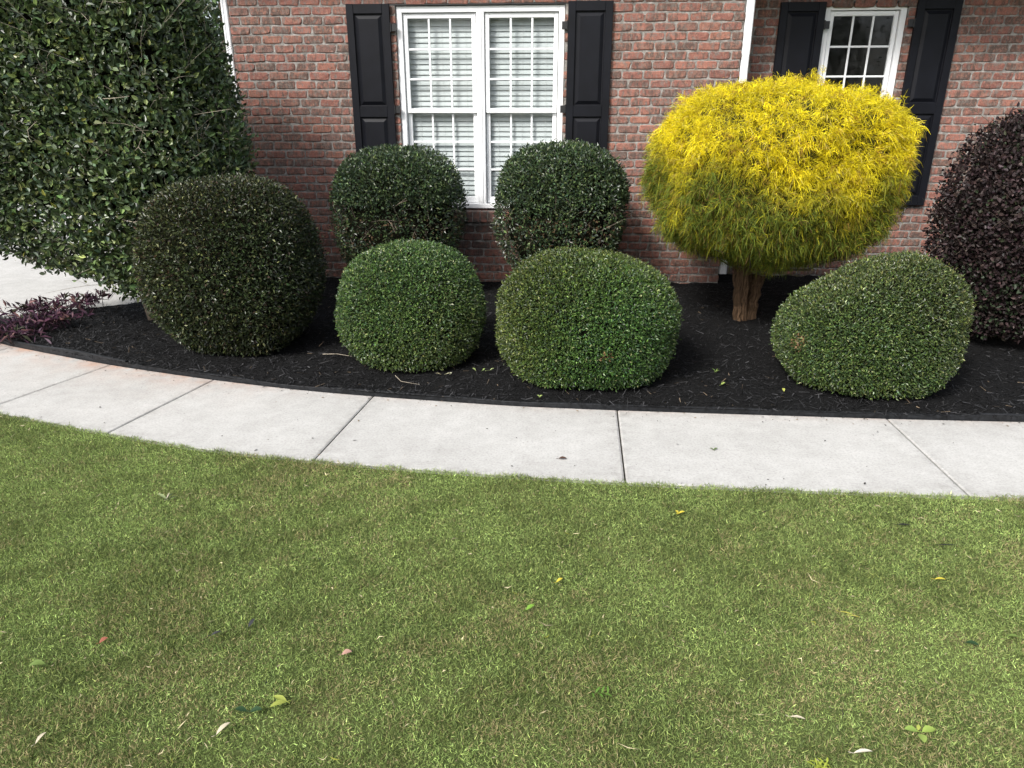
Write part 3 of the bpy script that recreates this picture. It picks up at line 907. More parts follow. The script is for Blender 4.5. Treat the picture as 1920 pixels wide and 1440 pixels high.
def leaf_mesh(name, P, N, g, L, W, cols, out_bias=0.55, up=0.25, fold=0.25, face=0.9, six=False):
    n = len(P)
    L = np.broadcast_to(L, n)[:, None]; W = np.broadcast_to(W, n)[:, None]
    ax = unit(N * out_bias + g.normal(0, 0.62, (n, 3)) + np.array([0, 0, up]))
    up_v = unit(N * face + np.array([0, 0, 0.5]) + g.normal(0, 0.55, (n, 3)))
    sd = unit(np.cross(ax, up_v)); nm = np.cross(sd, ax)
    tip = P + ax * L - nm * L * 0.12
    if not six:
        m = P + ax * L * 0.45 + nm * L * 0.04
        a = m + sd * W / 2 + nm * W * fold; b = m - sd * W / 2 + nm * W * fold
        V = np.stack([P, a, tip, b], 1).reshape(-1, 3)
        o = np.arange(n)[:, None] * 4
        F = np.stack([o + [0, 1, 2], o + [0, 2, 3]], 1).reshape(-1, 3)
        C = np.repeat(cols, 4, 0)
    else:
        m1 = P + ax * L * 0.30; m2 = P + ax * L * 0.68 - nm * L * 0.03
        V = np.stack([P, m1 + sd * W * .5 + nm * W * fold, m2 + sd * W * .42 + nm * W * fold * .8, tip, m2 - sd * W * .42 + nm * W * fold * .8, m1 - sd * W * .5 + nm * W * fold], 1).reshape(-1, 3)
        o = np.arange(n)[:, None] * 6
        F = np.stack([o + [0, 1, 2, 3], o + [3, 4, 5, 0]], 1).reshape(-1, 4)
        C = np.repeat(cols, 6, 0)
    return np_mesh(name, V, F, C)
def leaf_cols(g, n, palette, weights, jitter=0.34):
    pal = np.array(palette); k = g.choice(len(pal), n, p=np.array(weights) / np.sum(weights))
    c = pal[k] * np.exp(g.normal(0, jitter, (n, 1))) * np.exp(g.normal(0, 0.06, (n, 3)))
    return np.clip(c, 0.002, 0.9)
def to_local(V, base):
    return np.asarray(V, float) - np.asarray(base)
def bush_root(name, base, label, cat, group=None):
    return tag(empty(name, base), label, cat, group)
def core_part(root, crown, scale, mat, zmin):  # solid dark fill added inside a crown to block see-through and darken gaps
    P, F, nme = crown.shell_mesh(scale, 'inner_shade_fill')
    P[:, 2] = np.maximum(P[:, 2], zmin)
    link('inner_shade_fill', np_mesh('inner_shade_fill', to_local(P, root.location), F, smooth=True), mat, root)
def stems(root, base, crown_c, spread, n, r0, seed, h, mat, lean=0.3):
    g = np.random.default_rng(seed)
    mb = MB()
    for i in range(n):
        a = g.uniform(0, 6.28); q = g.uniform(0.2, 1) * spread
        b0 = np.array(base) + (g.normal(0, .03), g.normal(0, .03), -0.05)
        top = np.array([crown_c[0] + q * math.cos(a), crown_c[1] + q * math.sin(a), base[2] + h * g.uniform(.7, 1)])
        pts = [b0 + (top - b0) * t + g.normal(0, .015, 3) * (0 < t < 1) + np.array([0, 0, .06]) * math.sin(t * 3.14) for t in np.linspace(0, 1, 6)]
        mb.tube(pts, np.linspace(r0, r0 * .35, 6) * g.uniform(.7, 1.1), 7)
    mb.v = [tuple(np.array(v) - np.array(root.location)) for v in mb.v]
    return mb.build('stem', mat, root, smooth=True)
def surface_twigs(root, crown, n, seed, mat, rmin=.0012, rmax=.0030, lmin=.10, lmax=.32, zlo=-9, zhi=9, out=0.25, frontal=True):
    g = crown.g
    P, N, v, t = crown.points(n * 6, shell=0.03, jag=0.01)
    ok = (P[:, 2] > zlo) & (P[:, 2] < zhi) & ((N[:, 1] < 0.25) | (not frontal))
    P, N = P[ok][:n], N[ok][:n]
    mb = MB()
    for p, nn_ in zip(P, N):
        d = unit(g.normal(0, .7, 3) + np.array([0, 0, .8]) + nn_ * out)
        L = g.uniform(lmin, lmax); q = p - nn_ * 0.02
        bend = g.normal(0, .18, 3)
        pts = [q + d * L * s + bend * L * s * s for s in (0, .35, .7, 1)]
        r = g.uniform(rmin, rmax)
        mb.tube(pts, [r, r * .9, r * .75, r * .4], 3, cap=False)
        if g.uniform() < .5:
            d2 = unit(d + g.normal(0, .6, 3)); m = np.array(pts[1])
            mb.tube([m, m + d2 * L * .3, m + d2 * L * .5 + bend * .1], [r * .7, r * .6, r * .3], 3, cap=False)
    mb.v = [tuple(np.array(x) - np.array(root.location)) for x in mb.v]
    o = mb.build('twigs', mat, root); o['kind'] = 'stuff'

GREEN_SMALL = [(0.056, 0.098, 0.026), (0.084, 0.130, 0.034), (0.030, 0.056, 0.019), (0.128, 0.172, 0.054), (0.058, 0.096, 0.048)]
def ball_bush(name, c, rx, ry, rz, power, seed, label, n, leaf=(0.0215, 0.0098), pal=GREEN_SMALL, wts=(4, 3, 3, 1.2, 1.2), pale=0.012, warp=None, dry=None, lumps=(0.032, 2.6, 0.024, 8.0), core=0.90, shell=.085):
    zg = float(mulch_z(c[0], c[1]))
    root = bush_root(name, (c[0], c[1], zg), label, 'bush', 'clipped evergreen bushes in the mulch bed')
    cr = Crown(c, (rx * .97, ry * .97, rz * .98), power, seed, lumps=lumps, warp=warp)
    P, N, v, t = cr.points(n, shell=shell, jag=0.010, front=0.35)
    ok = P[:, 2] > mulch_z(P[:, 0], P[:, 1]) + 0.015 + 0.03 * cr.g.uniform(size=n)
    for k in range(16):
        hp_ = P[cr.g.integers(n)]
        ok &= ~((np.linalg.norm((P - hp_) * (1, 1, 1.5), axis=1) < cr.g.uniform(.015, .05) * cr.g.uniform(.6, 1.1, n)) & (cr.g.uniform(size=n) < .85))
    P, N = P[ok], N[ok]; n = len(P)
    cols = leaf_cols(cr.g, n, pal, wts)
    patch = Waves(seed + 5, 5.0)(P)
    cols *= (1 + 0.16 * patch)[:, None] * np.array([1, 1, 1]); cols[:, 0] *= 1 + 0.22 * np.clip(Waves(seed + 6, 3.5)(P), -1, 1)
    pl = cr.g.uniform(size=n) < pale
    cols[pl] = np.array([0.34, 0.36, 0.16]) * cr.g.uniform(.5, 1.2, (pl.sum(), 1))
    if dry is not None:
        for (dp, dr) in dry:
            m = (np.linalg.norm(P - np.array(dp), axis=1) < dr * cr.g.uniform(.3, 1.1, n)) & (cr.g.uniform(size=n) < .55)
            cols[m] = np.array([0.23, 0.145, 0.07]) * cr.g.uniform(.6, 1.3, (m.sum(), 1))
    g = cr.g
    me = leaf_mesh('foliage', to_local(P, root.location), N, g, leaf[0] * g.uniform(.7, 1.25, n), leaf[1] * g.uniform(.75, 1.2, n), cols, out_bias=.75, up=.15)
    link('foliage', me, M['small_leaf'], root)
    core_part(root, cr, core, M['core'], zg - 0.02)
    stems(root, (c[0], c[1], zg), c, rx * .5, 5, .022, seed + 9, c[2] - zg + .1, M['bark'])
    return root, cr

# ------------------------------------------------------------------ shrubs
def warp_b4(P):
    P = P.copy()
    s = np.clip((2.30 - P[:, 0]) / 0.80, 0, 1)
    h = np.clip(P[:, 2] - .10, 0, None)
    P[:, 2] = np.where(P[:, 2] > .10, .10 + h * (1.04 - 0.40 * s), P[:, 2])
    return P
ball_bush('round_bush', (-1.089, 5.034, 0.40), .528, .50, .49, 2.35, 31, 'small round green bush between the dark bush and the widest ball bush', 60000)
ball_bush('round_bush', (0.171, 4.811, 0.406), .623, .592, .51, 2.3, 41, 'broad round green bush below the double window, near the sidewalk', 78000,
          pal=[(0.054, 0.090, 0.020), (0.080, 0.118, 0.026), (0.030, 0.054, 0.016), (0.120, 0.158, 0.044), (0.054, 0.086, 0.040)],
          dry=[((0.30, 4.24, .32), .05)])
r4, c4 = ball_bush('round_bush', (2.050, 4.77, 0.392), .575, .54, .50, 2.4, 51, 'lopsided round green bush in front of the purple bush', 64000, warp=warp_b4,
          dry=[((1.56, 4.52, .36), .07)])
def warp_b1(P):
    P = P.copy(); zz = P[:, 2]
    k = 1 - 0.30 * np.clip((0.55 - zz) / 0.55, 0, 1) ** 1.4
    P[:, 0] = -2.50 + (P[:, 0] + 2.50) * k; P[:, 1] = 5.30 + (P[:, 1] - 5.30) * k
    return P
b1, cb1 = ball_bush('clipped_bush', (-2.512, 5.285, 0.60), .672, .62, .735, 2.7, 61, 'dark olive clipped bush beside the tall hedge', 52000, leaf=(0.029, 0.0135),
          pal=[(0.026, 0.042, 0.016), (0.040, 0.060, 0.020), (0.018, 0.028, 0.013), (0.070, 0.085, 0.030), (0.045, 0.035, 0.022)], wts=(4, 3, 3, 1, .8), pale=.012, warp=warp_b1)
# pair below the window
def upright(name, X, Y, r, ztop, seed, label):
    zb = 0.20
    c = (X, Y, (ztop + zb) / 2)
    rz = (ztop - zb) / 2
    def warp(P):
        P = P.copy()
        k = 1 - 0.22 * np.clip((0.75 - P[:, 2]) / 0.55, 0, 1)
        P[:, 0] = X + (P[:, 0] - X) * k; P[:, 1] = Y + (P[:, 1] - Y) * k
        return P
    zg = float(mulch_z(X, Y))
    root = bush_root(name, (X, Y, zg), label, 'bush', 'clipped bushes under the double window')
    cr = Crown(c, (r, r * .9, rz), 2.9, seed, lumps=(0.03, 2.2, 0.022, 7), warp=warp)
    n = 36000
    P, N, v, t = cr.points(n, shell=.14, jag=.016, front=.45)
    g = cr.g
    thin = (P[:, 2] < 1.0) & (g.uniform(size=n) < .36 + .36 * (Waves(seed + 4, 9)(P) > .10))
    P, N = P[~thin], N[~thin]; n = len(P)
    cols = leaf_cols(g, n, [(0.042, 0.070, 0.030), (0.064, 0.096, 0.036), (0.024, 0.042, 0.020), (0.10, 0.135, 0.050), (0.044, 0.068, 0.046)], (4, 3, 3, 1.5, 1.5))
    cols *= (1 + .15 * Waves(seed + 7, 5)(P))[:, None]
    br = (P[:, 2] < .9) & (g.uniform(size=n) < .16)
    cols[br] = np.array([0.10, 0.065, 0.035]) * g.uniform(.5, 1.3, (br.sum(), 1))
    me = leaf_mesh('foliage', to_local(P, root.location), N, g, .034 * g.uniform(.65, 1.25, n), .0165 * g.uniform(.75, 1.2, n), cols, out_bias=.6, up=.3)
    link('foliage', me, M['leaf'], root)
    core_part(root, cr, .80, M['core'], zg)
    stems(root, (X, Y, zg), c, r * .65, 9, .020, seed + 9, c[2] - zg + .3, M['bark'])
    surface_twigs(root, cr, 130, seed, M['bark'], .0014, .0036, .10, .28, zlo=.25, zhi=1.0, out=-.25)
upright('upright_bush', -1.545, 6.80, .600, 1.475, 71, 'rounded upright bush below the shutter nearer the tall hedge')
upright('upright_bush', -0.030, 6.80, .592, 1.490, 81, 'rounded upright bush below the shutter nearer the golden bush')

# tall hedge
HX, HY = -3.86, 5.95
def warp_h(P):
    P = P.copy()
    zt = 3.05
    zmin = 0.22 + 0.42 * np.clip((-3.55 - P[:, 0]) / 1.1, 0, 1.6) ** 1.1
    P[:, 2] = zt - (zt - P[:, 2]) * (zt - zmin) / (zt - 0.22)
    k = 1 - 0.04 * np.clip((P[:, 2] - 1.9) / 1.0, 0, 1) + 0.075 * np.exp(-((P[:, 2] - 1.48) / .40) ** 2)
    P[:, 0] = HX + (P[:, 0] - HX) * np.where(P[:, 0] > HX, k, 1)
    return P
zg = float(mulch_z(-3.35, 5.9))
hedge = bush_root('tall_hedge', (-3.45, 5.90, zg), 'tall dense evergreen shrub with large glossy leaves at the house corner', 'shrub')
hc = Crown((HX, HY, 1.635), (1.12, .80, 1.415), 3.3, 91, lumps=(0.035, 2.6, 0.030, 7.5), warp=warp_h)
n = 70000
P, N, v, t = hc.points(n, shell=.20, jag=.020, front=.5)
g = hc.g
low = P[:, 2] < 0.75
thin = low & (g.uniform(size=n) < .30 + .35 * (Waves(96, 5.0)(P) > 0))
gap = (Waves(95, 6.5)(P) > .55) & (g.uniform(size=n) < .45)
P, N = P[~(thin | gap)], N[~(thin | gap)]; n = len(P)
cols = leaf_cols(g, n, [(0.066, 0.102, 0.040), (0.096, 0.138, 0.048), (0.040, 0.064, 0.030), (0.150, 0.190, 0.064), (0.070, 0.102, 0.062)], (4, 3.4, 2.6, 2.0, 1.5))
cols *= (1 + .18 * Waves(97, 3.5)(P))[:, None]
yl = g.uniform(size=n) < .006
cols[yl] = np.array([0.30, 0.30, 0.06]) * g.uniform(.5, 1.2, (yl.sum(), 1))
link('foliage', leaf_mesh('foliage', to_local(P, hedge.location), N, g, .058 * g.uniform(.55, 1.2, n), .027 * g.uniform(.7, 1.2, n), cols, out_bias=.45, up=.35, six=True), M['leaf'], hedge)
# small white blossom clusters
P, N, v, t = hc.points(2600, shell=.05, jag=.01, front=.6)
link('blossom', leaf_mesh('blossom', to_local(P, hedge.location), N, g, .011 * np.ones(len(P)), .010 * np.ones(len(P)), np.tile((0.62, 0.62, 0.52), (len(P), 1)), out_bias=.8), M['litter'], hedge)['kind'] = 'stuff'
hcore = Crown((HX + .05, HY + .05, 1.95), (.98, .52, .95), 3.0, 92)
core_part(hedge, hcore, 1.0, M['core'], 0.95)
surface_twigs(hedge, hc, 650, 93, M['twig'], .0013, .0030, .10, .36, zlo=.3, zhi=2.9, out=.1)
stems(hedge, (-3.40, 5.92, zg), (-3.6, 5.95, 1.2), .75, 9, .030, 94, 1.3, M['bark'])
mb = MB()
tb = on_ground(288, 600, zg); tt = np.array([tb[0] - .22, tb[1] + .12, 0.95])
mb.tube([tb + (0.03, 0, -.06), tb + (tt - tb) * .3, tb + (tt - tb) * .65 + (.02, 0, 0), tt], [.060, .048, .042, .034], 10)
mb.v = [tuple(np.array(x) - np.array(hedge.location)) for x in mb.v]
mb.build('trunk', M['bark'], hedge, smooth=True)

# purple bush
def warp_p(P):
    P = P.copy()
    k = 1 - 0.05 * np.clip((P[:, 2] - 1.1) / .7, 0, 1) - .10 * np.clip((.5 - P[:, 2]) / .5, 0, 1)
    P[:, 0] = 3.52 + (P[:, 0] - 3.52) * k; P[:, 1] = 5.72 + (P[:, 1] - 5.72) * k
    return P
zg = float(mulch_z(3.5, 5.7))
pb = bush_root('purple_bush', (3.52, 5.72, zg), 'dark purple leafy bush beside the shuttered single window', 'bush')
pc = Crown((3.52, 5.72, .91), (.60, .56, .88), 2.5, 101, lumps=(0.045, 2.6, 0.035, 8), warp=warp_p)
n = 33000
P, N, v, t = pc.points(n, shell=.16, jag=.034, front=.45)
g = pc.g
ok = P[:, 2] > zg + .06 + .10 * g.uniform(size=n)
P, N = P[ok], N[ok]; n = len(P)
cols = leaf_cols(g, n, [(0.025, 0.016, 0.0165), (0.038, 0.025, 0.025), (0.014, 0.010, 0.010), (0.060, 0.042, 0.042), (0.023, 0.030, 0.016)], (4, 3, 3, 1, .8), .3)
lowg = (P[:, 2] < .7) & (g.uniform(size=n) < .25)
cols[lowg] = np.array([0.026, 0.038, 0.020]) * g.uniform(.6, 1.5, (lowg.sum(), 1))
link('foliage', leaf_mesh('foliage', to_local(P, pb.location), N, g, .035 * g.uniform(.55, 1.2, n), .022 * g.uniform(.7, 1.2, n), cols, out_bias=.5, up=.35, six=True), M['dull_leaf'], pb)
core_part(pb, pc, .80, M['core_purple'], zg - .02)
surface_twigs(pb, pc, 90, 103, M['bark'], .0012, .0028, .10, .30, zlo=.3, zhi=1.8, out=.4)
stems(pb, (3.52, 5.72, zg), (3.52, 5.72, .8), .35, 6, .02, 104, .9, M['bark'])

# golden thread-leaf cypress
YX, YY = 1.690, 6.15
zg = float(mulch_z(1.58, 6.14))
gold = bush_root('golden_cypress', (1.60, 6.14, zg), 'golden yellow mop-headed thread cypress on a bare brown trunk', 'tree')
def warp_y(P):
    P = P.copy()
    # flat-ish skirt, slightly higher at the right
    return P
yc = Crown((YX, YY, 1.315), (1.000, .95, .680), 2.7, 111, lumps=(0.034, 3.2, 0.050, 10), warp=warp_y)
ns, per, seg = 8200, 24, 2
P, N, v, t = yc.points(ns, shell=.10, jag=.022, front=.40)
g = yc.g
# a tuft standing up from the crown
tuft = on_ground(0, 0)
n_t = 40
P[:n_t] = np.array([YX + .22, YY - .05, 1.97]) + g.normal(0, .035, (n_t, 3)) * (1, 1, 1.6); N[:n_t] = (0.1, -.1, 1)
spray_dir = unit(N * .8 + g.normal(0, .55, (ns, 3)) + np.array([0, 0, .40]))
base = P - spray_dir * 0.034
S = np.repeat(np.arange(ns), per); n = len(S)
d = unit(spray_dir[S] + g.normal(0, .62, (n, 3)))
L = g.uniform(.020, .068, n)
droop = g.uniform(.3, 1.5, n)
w = g.uniform(.0009, .0020, n)
start = base[S] + g.normal(0, .010, (n, 3)) + d * L[:, None] * g.uniform(0, .35, (n, 1))
side = unit(np.cross(d, g.normal(0, 1, (n, 3))))
pts = []
for k in range(seg + 1):
    s = k / seg
    pts.append(start + d * (L * s)[:, None] + np.array([0, 0, -1.0]) * (L * droop * s * s * .62)[:, None])
rows = []
for k in range(seg + 1):
    ww = (w * (1.0, 1.0, .35)[k])[:, None]
    rows += [pts[k] - side * ww, pts[k] + side * ww]
V = np.stack(rows, 1).reshape(-1, 3)
o_ = np.arange(n)[:, None] * (2 * (seg + 1))
F = np.concatenate([o_ + np.array([2 * k, 2 * k + 1, 2 * k + 3, 2 * k + 2]) for k in range(seg)])
# gold where foliage grows in the open, green on the skirt that never sees sun
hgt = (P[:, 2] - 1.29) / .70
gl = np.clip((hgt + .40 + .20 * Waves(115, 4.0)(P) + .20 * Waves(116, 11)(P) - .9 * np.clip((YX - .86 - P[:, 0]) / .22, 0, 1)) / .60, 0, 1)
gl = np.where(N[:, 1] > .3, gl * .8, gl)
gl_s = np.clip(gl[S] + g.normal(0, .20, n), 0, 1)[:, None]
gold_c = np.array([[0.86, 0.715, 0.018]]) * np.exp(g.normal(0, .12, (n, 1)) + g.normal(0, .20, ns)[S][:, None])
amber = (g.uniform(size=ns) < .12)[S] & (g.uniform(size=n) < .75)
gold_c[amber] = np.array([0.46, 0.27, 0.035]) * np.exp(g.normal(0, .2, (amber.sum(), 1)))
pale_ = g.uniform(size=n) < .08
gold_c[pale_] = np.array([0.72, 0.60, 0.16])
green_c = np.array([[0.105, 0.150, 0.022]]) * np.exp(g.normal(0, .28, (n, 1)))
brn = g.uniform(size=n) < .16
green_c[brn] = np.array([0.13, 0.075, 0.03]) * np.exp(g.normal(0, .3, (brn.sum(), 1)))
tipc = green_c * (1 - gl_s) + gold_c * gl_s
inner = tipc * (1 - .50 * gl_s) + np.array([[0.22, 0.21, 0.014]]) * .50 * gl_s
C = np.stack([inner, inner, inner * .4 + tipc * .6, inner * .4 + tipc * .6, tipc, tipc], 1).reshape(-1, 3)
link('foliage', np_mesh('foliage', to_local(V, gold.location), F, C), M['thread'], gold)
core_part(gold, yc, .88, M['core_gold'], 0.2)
# trunk: three fused fibrous stems
mb = MB()
tb = np.array([1.60, 6.14, zg - .05])
for (dx, dy, tx, ty, r0, r1) in ((-.034, -.010, -.125, -.03, .050, .046), (.032, .012, .150, .04, .046, .042), (-.004, .03, .02, .10, .042, .040), (-.012, -.036, -.040, -.06, .026, .022)):
    p0 = tb + (dx, dy, 0); p1 = np.array([1.60 + tx, 6.14 + ty, .80])
    pts = [p0 + (p1 - p0) * s + np.array([g.normal(0, .005), g.normal(0, .005), 0]) for s in np.linspace(0, 1, 24)]
    rr = np.linspace(r0, r1, 24); rr[:4] *= (1.35, 1.2, 1.1, 1.04)
    k0 = len(mb.v)
    mb.tube(pts, rr, 28)
    ph = g.uniform(0, 6.28, 3)
    for i in range(24 * 28):            # fluted, stringy bark
        a_ = 2 * math.pi * (i % 28) / 28; h_ = (i // 28) / 24
        f_ = 1 + .10 * math.sin(3 * a_ + ph[0] + 2 * h_) + .09 * math.sin(7 * a_ + ph[1] - 3 * h_) + .07 * math.sin(11 * a_ + ph[2]) + g.normal(0, .03)
        c_ = np.array(pts[i // 28])
        mb.v[k0 + i] = tuple(c_ + (np.array(mb.v[k0 + i]) - c_) * f_)
mb.v = [tuple(np.array(x) + np.array([math.sin(x[2] * 9 + x[0] * 60), math.cos(x[2] * 7 + x[1] * 70), 0]) * .005 - np.array(gold.location)) for x in mb.v]
mb.build('trunk', M['cedar_bark'], gold, smooth=False)
mb = MB()
for i in range(46):
    a = g.uniform(0, 6.28); q = g.uniform(.3, .85)
    p0 = np.array([1.60, 6.14, g.uniform(.48, .72)]); p1 = np.array([YX + q * math.cos(a), YY + q * math.sin(a) * .95, g.uniform(.62, 1.05)])
    pts = [p0 + (p1 - p0) * s + g.normal(0, .02, 3) * (s > 0) - np.array([0, 0, .05 * math.sin(3.1 * s)]) for s in np.linspace(0, 1, 6)]
    mb.tube(pts, np.linspace(.014, .003, 6) * g.uniform(.6, 1.2), 5, cap=False)
mb.v = [tuple(np.array(x) - np.array(gold.location)) for x in mb.v]
mb.build('branch', M['bark'], gold, smooth=True)

# purple trailing plants at the end of the bed
def trailing(c, seed, n_st, label):
    g = np.random.default_rng(seed)
    zg = float(mulch_z(c[0], c[1]))
    root = bush_root('purple_trailing_plant', (c[0], c[1], zg), label, 'plant', 'purple trailing plants at the end of the bed')
    st = MB(); LV, LF, LC = [], [], []; nn_ = 0
    for i in range(n_st):
        a = g.uniform(0, 6.28); r = g.uniform(.05, .30)
        p0 = np.array([g.normal(0, .08), g.normal(0, .06), 0])
        p1 = p0 + np.array([math.cos(a) * r, math.sin(a) * r * .7, g.uniform(.015, .11)])
        pts = [p0 + (p1 - p0) * s + np.array([0, 0, .04 * math.sin(3.1 * s)]) for s in np.linspace(0, 1, 5)]
        pc_ = np.array([0.10, 0.055, 0.060]) * g.uniform(.7, 1.6)
        st.tube(pts, np.linspace(.0035, .0022, 5), 4, cap=False)
        for k in range(7):
            s = g.uniform(.3, 1) if k else 1.0
            b = p0 + (p1 - p0) * s + np.array([0, 0, .04 * math.sin(3.1 * s)])
            d = unit(unit(p1 - p0) * .4 + g.normal(0, .6, 3) + np.array([0, 0, .45]))
            sd = unit(np.cross(d, g.normal(0, 1, 3))); nm = np.cross(sd, d)
            L_ = g.uniform(.06, .12); W_ = L_ * g.uniform(.16, .24)
            tip = b + d * L_ - np.array([0, 0, L_ * .25]); m = b + d * L_ * .4
            LV += [b, m + sd * W_ / 2 + nm * W_ * .3, tip, m - sd * W_ / 2 + nm * W_ * .3]
            LF += [(nn_, nn_ + 1, nn_ + 2), (nn_, nn_ + 2, nn_ + 3)]; nn_ += 4
            col = np.array([(0.070, 0.030, 0.050), (0.050, 0.024, 0.042), (0.11, 0.055, 0.070), (0.055, 0.060, 0.035), (0.17, 0.09, 0.085)][g.choice(5, p=[.35, .3, .17, .12, .06])]) * g.uniform(.7, 1.3)
            LC += [col] * 4
    st.build('stem', M['core_purple'], root)
    link('foliage', np_mesh('foliage', np.array(LV), np.array(LF), np.array(LC)), M['dull_leaf'], root)
for k, (px_, py_) in enumerate(((20, 632), (70, 612), (110, 588), (150, 576), (60, 590), (-40, 628), (105, 612))):
    q = on_ground(px_, py_, .06)
    trailing((q[0], q[1]), 200 + k, 19, 'low purple trailing plant with narrow pointed leaves ' + ('beside the driveway' if py_ < 600 else 'by the sidewalk edge'))

# tree beyond the driveway, glimpsed past the hedge
def far_tree(x, y, h, seed, label, group='trees beyond the driveway'):
    g = np.random.default_rng(seed)
    root = tag(empty('background_tree', (x, y, -.03)), label, 'tree', group)
    mb = MB(); mb.tube([(0, 0, 0), (.1, 0, h * .3), (0, .1, h * .7)], [.22, .17, .06], 8)
    for i in range(7):
        a = g.uniform(0, 6.28); z = h * g.uniform(.25, .6)
        mb.tube([(0, 0, z), (math.cos(a) * h * .12, math.sin(a) * h * .12, z + h * .12), (math.cos(a) * h * .24, math.sin(a) * h * .24, z + h * .2)], [.09, .06, .02], 5)
    mb.build('trunk', M['bark'], root)
    nc = 130
    cen = unit(g.normal(size=(nc, 3))) * (g.uniform(.3, 1, (nc, 1)) ** .5) * np.array([h * .30, h * .30, h * .40]) + np.array([0, 0, h * .55])
    P = (cen[g.integers(0, nc, 9000)] + g.normal(0, h * .035, (9000, 3)))
    cols = leaf_cols(g, 9000, [(0.025, 0.05, 0.02), (0.04, 0.07, 0.025), (0.06, 0.09, 0.03)], (2, 2, 1))
    link('crown', leaf_mesh('crown', P, unit(P - np.array([0, 0, h * .5])), g, .16 * np.ones(9000), .09 * np.ones(9000), cols), M['leaf'], root)
far_tree(-7.6, 17.0, 7.5, 301, 'leafy green tree beyond the driveway, behind the house corner')
far_tree(-12.0, 19.0, 8.5, 302, 'large leafy tree at the far side of the driveway')
far_tree(-10.0, 25.0, 9.0, 303, 'tall tree well behind the driveway')
for k, (x, y, h) in enumerate(((-9, -24, 9), (-2, -27, 10.5), (5, -25, 9.5), (12, -24, 10), (19, -22, 9))):  # out-of-view trees, added so the panes reflect something dark
    t_ = far_tree(x, y, h, 310 + k, 'unseen leafy tree added behind the camera, mirrored dark in the window panes', 'unseen trees added behind the camera')

# ------------------------------------------------------------------ lawn blades
dens = 58000
g = np.random.default_rng(55)
n = int(10.6 * 4.7 * dens)
X = g.uniform(-5.6, 5.0, n).astype(np.float32); Y = g.uniform(0.3, 5.0, n).astype(np.float32)
edge = near_y(X) - Y
ok = edge > 0.008 + 0.007 * Waves(56, 25, 1)(X[:, None]) + g.normal(0, .007, n)
X, Y, edge = X[ok], Y[ok], edge[ok]
q, dd = to_px(np.stack([X, Y, np.zeros_like(X)], -1))
# blades thin out smoothly, and get broader, well outside the part of the lawn in view
out_m = np.hypot(np.maximum(0, np.maximum(-30 - q[:, 0], q[:, 0] - 1950)), np.maximum(0, q[:, 1] - 1460)) * dd / FPX
prob = np.where(Y < .35, 0, np.exp(-(out_m / .75) ** 2) * .95 + .05)
keep = g.uniform(size=len(X)) < prob
wide = np.minimum(1 / np.sqrt(prob[keep]), 2.0)
X, Y, edge = X[keep], Y[keep], edge[keep]; n = len(X)
p2 = np.stack([X, Y], -1)
wA, wB, wC, wD = Waves(57, 1.6, 2), Waves(58, 5.0, 2), Waves(59, 14.0, 2), Waves(60, 42.0, 2)
dry_f = np.clip(.12 + .20 * wA(p2) + .26 * wB(p2) + .30 * wC(p2) + .22 * wD(p2) + .16 * np.clip((1.9 - Y) / .8, -.6, 1), 0, .85)
lush = np.clip(.5 + .35 * wB(p2 + 3.1) + .36 * wC(p2 - 2) + .36 * wD(p2 + 1), 0, 1)
H = (g.uniform(.008, .022, n) * (0.8 + .4 * lush) + .006 * np.exp(-np.abs(edge) / .03)) * np.sqrt(wide)
wd = g.uniform(.0008, .0017, n) * wide
az = g.uniform(0, 6.283, n); lean = np.clip(np.abs(g.normal(.85, .42, n)), 0, 1.45)
d1 = np.stack([np.cos(az) * np.sin(lean), np.sin(az) * np.sin(lean), np.cos(lean)], -1)
tw = g.uniform(0, 6.283, n)
sd = unit(np.cross(d1, np.stack([np.cos(tw), np.sin(tw), np.full(n, .4)], -1)))
base = np.stack([X, Y, np.where(edge < 0, .001, -.018 + .017 * np.exp(-np.abs(edge) / .25)) + g.uniform(0, .006, n)], -1)
V = np.stack([base - sd * wd[:, None], base + sd * wd[:, None], base + d1 * H[:, None]], 1).reshape(-1, 3)
gcol = np.array([[0.208, 0.290, 0.090]]) * (1 - lush[:, None] * .38) + np.array([[.09, .07, .02]]) * g.uniform(0, 1, (n, 1)) ** 2
gcol *= np.exp(g.normal(0.02, .46, (n, 1)))
isdry = g.uniform(size=n) < .03 + dry_f * .46
gcol[isdry] = np.array([0.36, 0.305, 0.155]) * np.exp(g.normal(0, .28, (isdry.sum(), 1)))
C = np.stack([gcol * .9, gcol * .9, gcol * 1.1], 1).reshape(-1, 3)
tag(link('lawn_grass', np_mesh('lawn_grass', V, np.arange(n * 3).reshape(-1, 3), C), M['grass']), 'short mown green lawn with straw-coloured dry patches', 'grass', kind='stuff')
# dry clippings and bark crumbs strewn over the lawn
n = 1500
X = g.uniform(-4.0, 3.4, n); Y = .9 + g.uniform(0, 1, n) * (near_y(X) - .95)
az = g.uniform(0, 6.283, n); L = g.gamma(2.0, .0085, n) + .005; L = np.minimum(L, .07); Wd = g.uniform(.0008, .0024, n)
d = np.stack([np.cos(az), np.sin(az), g.normal(0, .18, n)], -1); sd = np.stack([-np.sin(az), np.cos(az), g.normal(0, .4, n)], -1)
c0 = np.stack([X, Y, .010 + g.uniform(-.008, .008, n)], -1)
bend = sd * (g.normal(0, .18, n) * L)[:, None]
V = np.stack([c0 - d * L[:, None] / 2, c0 + bend - sd * Wd[:, None], c0 + d * L[:, None] / 2, c0 + bend + sd * Wd[:, None]], 1).reshape(-1, 3)
cc = np.array([[0.42, 0.36, 0.22]]) * np.exp(g.normal(0, .3, (n, 1)))
dk = g.uniform(size=n) < .12 ; cc[dk] = (.02, .018, .018)
